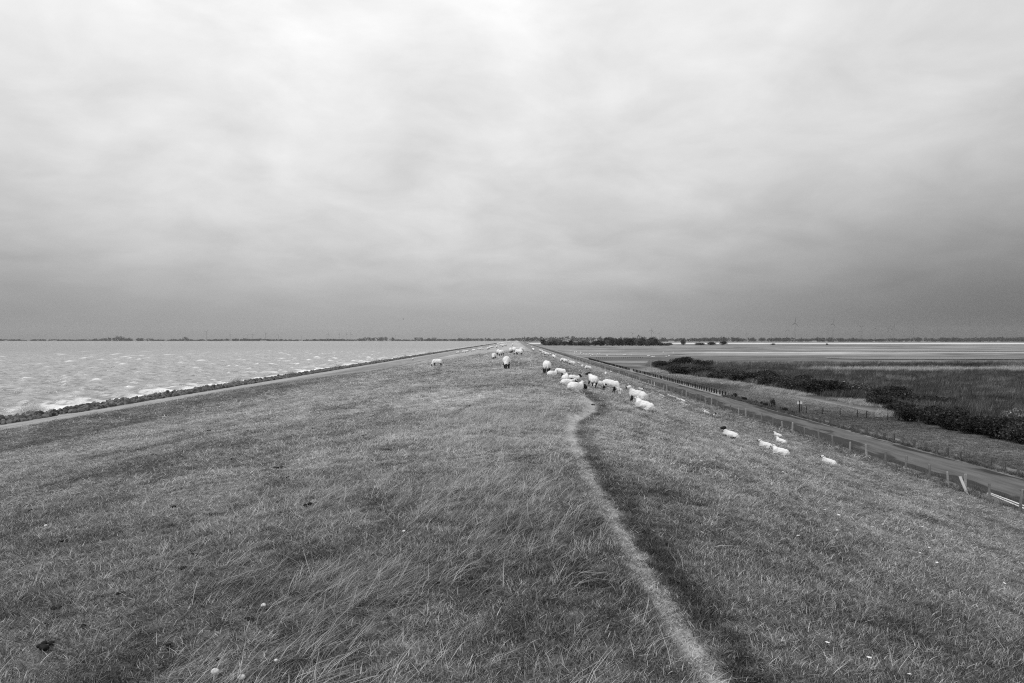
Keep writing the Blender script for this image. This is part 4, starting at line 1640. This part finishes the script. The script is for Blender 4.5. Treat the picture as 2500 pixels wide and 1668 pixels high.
def blades_mesh(name, n, hmin, hmax, radius, lean, width, seed, mat, wind=None, btv=.45, droop=.3):
    r_ = np.random.default_rng(seed)
    bp = r_.normal(0, radius * .55, (n, 2))
    h_ = r_.uniform(hmin, hmax, n)
    az = r_.uniform(0, 2 * math.pi, n) if wind is None else r_.normal(wind, .50, n)
    ln = lean * r_.uniform(.4, 1.4, n)
    wv = width * r_.uniform(.7, 1.3, n)
    dv = np.stack([np.cos(az), np.sin(az), 0 * az], 1)
    sv_ = np.stack([-np.sin(az + r_.normal(0, .7, n)), np.cos(az), 0 * az], 1)
    sv_ /= np.linalg.norm(sv_, axis=1)[:, None]
    b0 = np.concatenate([bp, np.full((n, 1), -.006)], 1)
    up = np.array([0, 0, 1.0])
    def pt(t):
        return b0 + dv * (h_ * ln * t ** 1.5)[:, None] + up * (h_ * (t - droop * np.minimum(ln, 1.6) * t * t * .55))[:, None]
    p1, p2, p3 = pt(.42), pt(.75), pt(1.0)
    hw = wv[:, None] / 2
    V = np.stack([b0 - sv_ * hw, b0 + sv_ * hw, p1 - sv_ * hw * .9, p1 + sv_ * hw * .9, p2 - sv_ * hw * .55, p2 + sv_ * hw * .55, p3], 1).reshape(-1, 3)
    t_ = np.array([(0, 1, 3), (0, 3, 2), (2, 3, 5), (2, 5, 4), (4, 5, 6)])
    F = (np.arange(n)[:, None, None] * 7 + t_[None]).reshape(-1, 3)
    bt = np.repeat(r_.lognormal(0, btv, n).clip(.3, 2.6), 7)
    return np_mesh(name, V, F, (mat,), False, {'bt': bt})


def scatter(name, label, cat, pts, rot, scl, idx, tone, protos):
    me = bpy.data.meshes.new(name)
    n = len(pts)
    me.vertices.add(n)
    me.vertices.foreach_set('co', np.asarray(pts, np.float32).ravel())
    for an, ty, av in (('rot', 'FLOAT_VECTOR', rot), ('scl', 'FLOAT_VECTOR', scl)):
        a_ = me.attributes.new(an, ty, 'POINT')
        a_.data.foreach_set('vector', np.asarray(av, np.float32).ravel())
    a_ = me.attributes.new('idx', 'INT', 'POINT')
    a_.data.foreach_set('value', np.asarray(idx, np.int32))
    a_ = me.attributes.new('tone', 'FLOAT', 'POINT')
    a_.data.foreach_set('value', np.asarray(tone, np.float32))
    me.update()
    c_ = bpy.data.collections.new(name + '_tufts')
    for j, pm in enumerate(protos):
        c_.objects.link(bpy.data.objects.new('%s_tuft_%02d' % (name, j), pm))
    o_ = link(name, me)
    tag(o_, label, cat, kind='stuff')
    gt = bpy.data.node_groups.new(name + '_nodes', 'GeometryNodeTree')
    gt.interface.new_socket('Geometry', in_out='INPUT', socket_type='NodeSocketGeometry')
    gt.interface.new_socket('Geometry', in_out='OUTPUT', socket_type='NodeSocketGeometry')
    gi, go = gt.nodes.new('NodeGroupInput'), gt.nodes.new('NodeGroupOutput')
    ip = gt.nodes.new('GeometryNodeInstanceOnPoints')
    ci = gt.nodes.new('GeometryNodeCollectionInfo')
    ci.inputs['Collection'].default_value = c_
    ci.inputs['Separate Children'].default_value = True
    ci.inputs['Reset Children'].default_value = True
    ip.inputs['Pick Instance'].default_value = True

    def named(nm, ty):
        q = gt.nodes.new('GeometryNodeInputNamedAttribute')
        q.data_type = ty
        q.inputs['Name'].default_value = nm
        return q.outputs['Attribute']
    er = gt.nodes.new('FunctionNodeEulerToRotation')
    gt.links.new(named('rot', 'FLOAT_VECTOR'), er.inputs[0])
    gt.links.new(gi.outputs[0], ip.inputs['Points'])
    gt.links.new(ci.outputs[0], ip.inputs['Instance'])
    gt.links.new(named('idx', 'INT'), ip.inputs['Instance Index'])
    gt.links.new(er.outputs[0], ip.inputs['Rotation'])
    gt.links.new(named('scl', 'FLOAT_VECTOR'), ip.inputs['Scale'])
    gt.links.new(ip.outputs[0], go.inputs[0])
    md = o_.modifiers.new('scatter', 'NODES')
    md.node_group = gt
    return o_


def zone(y0, y1, dens, xmin, xmax, spread=.86, pad=1.6):
    """random points of the dike in a strip of ground that widens with y"""
    area_w = lambda yv: np.minimum(xmax, spread * yv + pad) - np.maximum(xmin, -spread * yv - pad)
    ys_ = np.linspace(y0, y1, 200)
    A = np.trapezoid(area_w(ys_), ys_) if hasattr(np, 'trapezoid') else np.trapz(area_w(ys_), ys_)
    n = int(A * dens)
    wmax = area_w(ys_).max()
    yv = rng.uniform(y0, y1, n * 3)
    keep = rng.random(n * 3) * wmax < area_w(yv)
    yv = yv[keep][:n]
    lo = np.maximum(xmin, -spread * yv - pad)
    hi = np.minimum(xmax, spread * yv + pad)
    return lo + (hi - lo) * rng.random(len(yv)), yv


# short pasture turf
SHORT = [blades_mesh('short_tuft', 30, .016, .048, .055, 1.25, .0034, 200 + s, M['blade'], btv=.62) for s in range(8)]
zs = [(2.0, 6.0, 620, (1.0, 1.0, 1.0)), (6.0, 10.0, 340, (1.25, 1.25, 1.0)), (10, 20, 120, (1.9, 1.9, 1.05)), (20, 42, 34, (3.2, 3.2, .9)), (42, 110, 5.5, (8.0, 8.0, 1.1))]
PXs, PYs, SC = [], [], []
for y0, y1, dn, sc in zs:
    x_, y_ = zone(y0, y1, dn, -43.5, 26.8)
    PXs.append(x_)
    PYs.append(y_)
    s_ = rng.uniform(.75, 1.3, len(x_))
    SC.append(np.stack([s_ * sc[0], s_ * sc[1], s_ * sc[2] * rng.uniform(.7, 1.3, len(x_))], 1))
px_, py_, sc_ = np.concatenate(PXs), np.concatenate(PYs), np.concatenate(SC)
pd_ = path_d(px_, py_)
keep = (np.abs(pd_) > .08 + .010 * np.clip(py_ - 6, 0, 20)) | (py_ > 27) | (rng.random(len(px_)) < .75 * (py_ < 11))
px_, py_, sc_, pd_ = px_[keep], py_[keep], sc_[keep], pd_[keep]
sc_[:, 2] *= (.45 + .9 * fbm(px_ / 1.3, py_ / 1.6, 301)) * np.where((np.abs(pd_) < .11) & (py_ < 27), .4, 1)
tn = dike_tone(px_, py_) * rng.lognormal(.0, .42, len(px_)) * 1.12
n_ = len(px_)
rt = np.stack([rng.normal(0, .12, n_), rng.normal(0, .12, n_) + .0, rng.uniform(0, 6.28, n_)], 1)
scatter('pasture_grass', 'short grazed grass covering the whole dike', 'grass', np.stack([px_, py_, ground(px_, py_)], 1), rt, sc_, rng.integers(0, 8, n_), tn, SHORT)

# long dry grass combed over by the wind on the crown
LONG = [blades_mesh('long_tuft', 18, .05, .20, .085, 1.6, .0032, 240 + s, M['straw'], wind=.62, btv=.45, droop=.42) for s in range(6)]
PXs, PYs, SC = [], [], []
for y0, y1, dn, sc in [(2.0, 8.0, 95, .9), (8, 18, 80, 1.0), (18, 34, 40, 1.0), (34, 70, 14, 1.1)]:
    x_, y_ = zone(y0, y1, dn, -9, 2.6)
    PXs.append(x_)
    PYs.append(y_)
    SC.append(np.full(len(x_), sc))
px_, py_, s_ = np.concatenate(PXs), np.concatenate(PYs), np.concatenate(SC)
pd_ = path_d(px_, py_)
patch = fbm(px_ / 1.5, py_ / 1.1, 311, 3)
swath = np.exp(-((px_ + .65 + .5 * (fbm(py_ / 5, py_ * 0, 312) - .5)) / (1.25 + .03 * np.minimum(py_, 30))) ** 2)
prob = np.clip((patch - .46) * 6.0, 0, 1) * swath + .03 + .10 * swath
prob = np.where(np.abs(pd_) < .16, 0, prob) * np.where(pd_ > .1, .05, 1)
prob = np.maximum(prob, .55 * ((pd_ < -.14) & (pd_ > -.5)) * swath * (patch > .42))
keep = rng.random(len(px_)) < prob
px_, py_, s_, patch = px_[keep], py_[keep], s_[keep], patch[keep]
n_ = len(px_)
tn = (.24 + .28 * fbm(px_ / .7, py_ / .7, 313, 3)) * rng.lognormal(0, .22, n_) * (.72 + .28 * sstep(py_, 4, 14))
s_ = s_ * rng.uniform(.6, 1.25, n_) * (.7 + .5 * patch) * (1 - .35 * sstep(py_, 15, 30))
rt = np.stack([rng.normal(0, .1, n_), rng.normal(0, .1, n_), rng.normal(0, .45, n_)], 1)
scatter('long_grass', 'long pale grass blown over by the wind along the crown', 'grass', np.stack([px_, py_, ground(px_, py_)], 1), rt,
        np.stack([s_, s_, s_ * rng.uniform(.7, 1.1, n_)], 1), rng.integers(0, 6, n_), tn, LONG)

# single dry stalks
STALK = [blades_mesh('stalk', 2, .10, .24, .04, 1.0, .0045, 270 + s, M['straw'], btv=.2, droop=.3) for s in range(8)]
x1, y1 = zone(2.0, 7.0, 13, -9, 9)
x2, y2 = zone(7.0, 22.0, 7, -16, 16)
px_, py_ = np.concatenate([x1, x2]), np.concatenate([y1, y2])
pr = .25 + 1.1 * np.clip(fbm(px_ / 2.2, py_ / 2.2, 321, 3) - .35, 0, 1) * 2
keep = (rng.random(len(px_)) < pr) & (np.abs(path_d(px_, py_)) > .08)
px_, py_ = px_[keep], py_[keep]
n_ = len(px_)
s_ = rng.uniform(.45, 1.1, n_)
scatter('dry_stalks', 'single pale dry stalks standing in the short grass', 'grass', np.stack([px_, py_, ground(px_, py_)], 1),
        np.stack([rng.normal(0, .3, n_), rng.normal(0, .3, n_), rng.uniform(0, 6.28, n_)], 1), np.stack([s_, s_, s_ * .9], 1), rng.integers(0, 8, n_), rng.uniform(.24, .5, n_), STALK)

# tall tussocks below the fence and on the verges
TUS = [blades_mesh('tussock', 40, .12, .34, .16, .7, .010, 290 + s, M['blade'], btv=.5) for s in range(5)]
ya = rng.uniform(28, 130, 1500)
xa = np.where(rng.random(1500) < .45, rng.normal(26.2, .45, 1500), np.where(rng.random(1500) < .5, rng.normal(28.2, .3, 1500), rng.uniform(22.5, 28.0, 1500)))
yb = np.where(rng.random(3400) < .5, rng.uniform(30, 116, 3400), rng.uniform(88, 116, 3400))
xb = np.where(rng.random(3400) < .7, rng.normal(34.38, .14, 3400), rng.uniform(34.2, 35.6, 3400))
px_, py_ = np.concatenate([xa, xb]), np.concatenate([ya, yb])
keep = ~((px_ > 28.75) & (px_ < 33.95)) & ~((px_ > 33) & (py_ > 114))
px_, py_ = px_[keep], py_[keep]
n_ = len(px_)
s_ = rng.uniform(.7, 1.5, n_) * np.where(px_ > 33, .78, 1.0)
tn = (.075 + .07 * rng.random(n_)) * np.where(rng.random(n_) < .15, 1.9, 1)
scatter('verge_grass', 'coarse tussocks along the fence and the road verge', 'grass', np.stack([px_, py_, ground(px_, py_)], 1),
        np.stack([rng.normal(0, .15, n_), rng.normal(0, .15, n_), rng.uniform(0, 6.28, n_)], 1), np.stack([s_, s_, s_], 1), rng.integers(0, 5, n_), tn, TUS)

# meadow strip between road and reeds
x1 = rng.uniform(35.8, 47, 26000)
y1 = 45 + 155 * rng.random(26000) ** 1.5
keep = x1 < np.interp(y1, [40, 82, 95, 125, 150, 185, 240], [45.5, 45.5, 52, 50, 49, 43, 46])
px_, py_ = x1[keep], y1[keep]
n_ = len(px_)
s_ = rng.uniform(.35, .7, n_) * (1 + py_ / 260)
tn = marsh_tone(px_, py_) * rng.lognormal(0, .25, n_) * 1.0
scatter('meadow_grass', 'rough grass strip between the road and the reeds', 'grass', np.stack([px_, py_, marsh_z(px_, py_)], 1),
        np.stack([rng.normal(0, .15, n_), rng.normal(0, .15, n_), rng.uniform(0, 6.28, n_)], 1), np.stack([s_ * 1.6, s_ * 1.6, s_ * .55], 1), rng.integers(0, 5, n_), tn, TUS)

# reeds
REED = [blades_mesh('reed_clump', 34, .9, 1.7, .55, .33, .030, 330 + s, M['reed'], wind=.35, btv=.5, droop=.3) for s in range(6)]
NR = 60000
y1 = 60 + 205 * rng.random(NR) ** .9
x1 = 44 + (y1 * .95 + 20) * rng.random(NR)
edge = np.interp(y1, [50, 80, 95, 105, 115, 126, 148, 168, 184, 205, 240, 265], [46.5, 46.5, 55, 54, 52, 50.5, 49.5, 48, 43.5, 44.5, 47, 50])
pale_band = (np.abs(y1 - 208 - .04 * (x1 - 90)) < 8) & (x1 > 84)
keep = (x1 > edge + rng.exponential(.8, NR)) & (x1 < 200)
px_, py_ = x1[keep], y1[keep]
n_ = len(px_)
cl_ = fbm(px_ / 7, py_ / 5, 341, 4)
tn = .052 * (.5 + 1.0 * cl_) * rng.lognormal(0, .3, n_) * np.where((fbm(px_ / 4, py_ / 3, 343, 3) > .62), 1.9, 1)
pb_ = np.exp(-((py_ - 203 - .04 * (px_ - 90)) / 10) ** 4) * sstep(px_, 80, 95)
tn = tn * (1 + .9 * sstep(py_, 225, 262)) * (1 - pb_) + pb_ * .30
tn = tn * (1 - .5 * np.exp(-((py_ - 236) / 9) ** 4) * sstep(px_, 118, 135) * (1 - sstep(px_, 158, 175)))
s_ = rng.uniform(.55, 1.05, n_) * (.5 + .9 * cl_) * (1 + sstep(py_, 120, 260) * .35)
scatter('reed_bed', 'dark reed bed leaning in the wind behind the road', 'reeds', np.stack([px_, py_, marsh_z(px_, py_) - .05], 1),
        np.stack([rng.normal(0, .08, n_), rng.normal(0, .08, n_), rng.normal(0, .35, n_)], 1), np.stack([s_ * 1.25, s_ * 1.25, s_], 1), rng.integers(0, 6, n_), tn, REED)
DRY = [blades_mesh('dry_reed', 30, .4, .95, .4, .55, .022, 350 + s, M['reed'], wind=.3, btv=.35, droop=.35) for s in range(4)]
y1 = rng.uniform(84, 235, 5200)
e_ = np.interp(y1, [60, 84, 95, 105, 115, 126, 148, 168, 184, 205, 235], [46, 47, 54, 53, 51, 49.5, 48.5, 47, 42.5, 43.5, 46])
x1 = e_ + rng.normal(-1.2, 1.0, 5200)
keep = (rng.random(5200) < np.clip((fbm(x1 / 6, y1 / 6, 351, 3) - .36) * 5, 0, 1)) & (x1 > 37.5)
px_, py_ = x1[keep], y1[keep]
n_ = len(px_)
s_ = rng.uniform(.5, 1.1, n_)
scatter('dry_reeds', 'pale dry grass fringe at the edge of the reeds', 'reeds', np.stack([px_, py_, marsh_z(px_, py_)], 1),
        np.stack([rng.normal(0, .1, n_), rng.normal(0, .1, n_), rng.normal(0, .35, n_)], 1), np.stack([s_ * 1.2, s_ * 1.2, s_ * .8], 1), rng.integers(0, 4, n_), rng.uniform(.16, .38, n_), DRY)

# ------------------------------------------------------------------ small things in the grass


def dung_mesh(seed):
    r_ = random.Random(seed)
    bm = bmesh.new()
    for _ in range(6):
        bmesh.ops.create_icosphere(bm, subdivisions=1, radius=r_.uniform(.016, .03), matrix=Matrix.Translation((r_.gauss(0, .028), r_.gauss(0, .02), r_.uniform(.008, .03))))
    me = bpy.data.meshes.new('sheep_dung')
    bm.to_mesh(me)
    bm.free()
    me.materials.append(M['dung'])
    for p_ in me.polygons:
        p_.use_smooth = True
    return me


DG = [dung_mesh(s) for s in range(4)]
dung = [(-3.67, 10.46, 1.5), (-2.31, 7.53, 1.6), (-2.73, 5.53, 1.3), (-2.94, 5.04, .8), (-2.86, 4.13, 1.4), (-6.9, 9.69, 1.2), (-2.08, 11.11, 1.0), (2.30, 20.6, 1.4), (-4.72, 7.07, 1.0),
        (-2.03, 3.97, .8), (-1.68, 4.3, .7), (-1.23, 17.56, 1.4), (-2.78, 5.88, .8), (-3.21, 9.51, 1.0), (-2.88, 7.73, .8), (-8.31, 15.54, 1.5), (-7.31, 18.42, 1.6), (-1.3, 6.86, .7), (-0.56, 4.74, .8),
        (-3.27, 4.8, .9), (-1.67, 3.71, .9), (-2.82, 4.41, .7), (-4.2, 8.3, 1.0), (-5.1, 12.2, 1.2), (-3.0, 13.4, 1.1), (-6.2, 13.1, 1.1), (-4.9, 16.3, 1.3), (-9.5, 21.0, 1.5)]
for i_, (x, y, s) in enumerate(dung):
    o_ = link('sheep_dung', DG[i_ % 4], None, (x, y, float(ground(np.array(x), np.array(y))) + .012))
    o_.scale = (s * .66, s * .66, s * .5)
    o_.rotation_euler = (0, 0, i_ * 1.3)
    tag(o_, 'small dark clump of sheep dung lying in the short grass', 'dung', 'dung in the grass')


def mushroom(x, y, s, lb):
    o_ = empty('mushroom', (x, y, float(ground(np.array(x), np.array(y))) - .004))
    mb_ = MB()
    mb_.ell((0, 0, .032), (.021, .021, .015), 12, 8)
    link('cap', mb_.mesh('cap', [M['mushroom']], True), o_)
    mb_ = MB()
    mb_.tube([(0, 0, -.005), (0, 0, .024)], [.008, .007], 8)
    link('stem', mb_.mesh('stem', [M['mushroom']], True), o_)
    o_.scale = (s,) * 3
    tag(o_, lb, 'mushroom', 'white mushrooms in the grass')


for x, y, s, lb in [(-1.59, 3.58, 1.0, 'round white mushroom nearest the bottom edge, left of its neighbour'), (-1.42, 3.51, .9, 'white mushroom at the bottom edge right of the round one'),
                    (-1.68, 4.51, .8, 'white mushroom beside the long grass swath left of centre'), (-1.01, 6.09, .7, 'small white mushroom in the middle of the long grass'),
                    (-5.73, 8.26, .9, 'lone white mushroom at the far left in the short grass'), (-1.31, 3.7, .55, 'smallest white mushroom near the bottom edge')]:
    mushroom(x, y, s, lb)


def daisy_mesh():
    bm = bmesh.new()
    c0 = bm.verts.new((0, 0, .034))
    n = 10
    ring = [bm.verts.new((math.cos(2 * math.pi * k_ / n) * (.015 if k_ % 2 else .011), math.sin(2 * math.pi * k_ / n) * (.015 if k_ % 2 else .011), .031)) for k_ in range(n)]
    for k_ in range(n):
        bm.faces.new((c0, ring[k_], ring[(k_ + 1) % n]))
    me = bpy.data.meshes.new('daisy_head')
    bm.to_mesh(me)
    bm.free()
    me.materials.append(M['petal'])
    mb_ = MB()
    mb_.tube([(0, 0, -.01), (.002, 0, .031)], .0016, 4)
    return me, mb_.mesh('daisy_stem', [M['leaf_tree']])


DH, DS = daisy_mesh()
white = [(1.83, 4.04), (2.01, 3.91), (2.17, 3.78), (4.01, 8.57), (5.21, 10.04), (5.1, 8.69), (5.74, 9.55), (5.12, 8.35), (5.1, 8.21), (4.91, 7.89), (5.41, 8.08), (5.85, 8.24), (3.86, 9.36), (4.61, 10.24),
         (4.76, 10.13), (5.73, 10.71), (5.85, 10.39), (6.4, 11.02), (2.97, 7.22), (1.71, 6.34), (7.91, 11.29), (7.45, 10.32), (7.51, 11.28), (8.26, 11.21), (5.41, 21.07), (5.38, 19.93), (6.2, 21.85),
         (5.02, 18.16), (3.23, 11.98), (2.86, 11.29), (5.31, 20.22), (6.6, 12.4), (7.1, 12.0), (6.9, 13.1), (4.3, 14.6), (5.9, 15.2), (7.7, 14.0)]
for x, y in white:
    o_ = empty('daisy', (x, y, float(ground(np.array(x), np.array(y)))))
    link('flower_head', DH, o_)
    link('stem', DS, o_)
    s = 1.0 + min(1.0, max(0, (y - 5) / 10))
    o_.scale = (s, s, 1.2)
    o_.rotation_euler = (random.uniform(-.3, .3), random.uniform(-.3, .3) - .1, random.uniform(0, 6))
    tag(o_, 'tiny white daisy dotting the grass of the inner slope', 'daisy', 'daisies on the inner slope')

# one gull far out
o_ = empty('gull', (-50.0, 300.0, 11.0), .6)
mb = MB()
mb.ell((0, 0, 0), (.30, .09, .09), 12, 8)
mb.cap((.25, 0, .03), .06, (.36, 0, .03), .03)
link('body', remeshed('gull_body', mb, .02, 2), o_)
bpy.data.meshes['gull_body'].materials.append(M['bird'])
for s in (-1, 1):
    bm = bmesh.new()
    pts_w = [(.12, s * .05, .04), (.16, s * .35, .20), (-.02, s * .75, .12), (-.08, s * .35, .17), (-.12, s * .05, .03)]
    top_ = [bm.verts.new(p_) for p_ in pts_w]
    bot_ = [bm.verts.new((p_[0], p_[1], p_[2] - .02)) for p_ in pts_w]
    bm.faces.new(top_)
    bm.faces.new(bot_[::-1])
    for k_ in range(5):
        bm.faces.new((top_[k_], bot_[k_], bot_[(k_ + 1) % 5], top_[(k_ + 1) % 5]))
    bmesh.ops.recalc_face_normals(bm, faces=bm.faces)
    me = bpy.data.meshes.new('wing')
    bm.to_mesh(me)
    bm.free()
    me.materials.append(M['bird'])
    link('wing', me, o_)
tag(o_, 'single dark gull in the sky above the far shore', 'bird')

# ------------------------------------------------------------------ the air
mb = MB()
mb.box((0, 3000, 86), (19000, 14600, 200))
m, k, out = new_mat('haze_air')
pv = k.n('ShaderNodeVolumePrincipled')
pv.inputs['Color'].default_value = (.93, .93, .93, 1)
pv.inputs['Density'].default_value = 2.3e-5
pv.inputs['Anisotropy'].default_value = 0.2
k.link(pv.outputs[0], out.inputs['Volume'])
hz_ = link('haze', mb.mesh('haze', [m]))
tag(hz_, 'thin grey sea haze over the whole view', 'haze', kind='stuff')
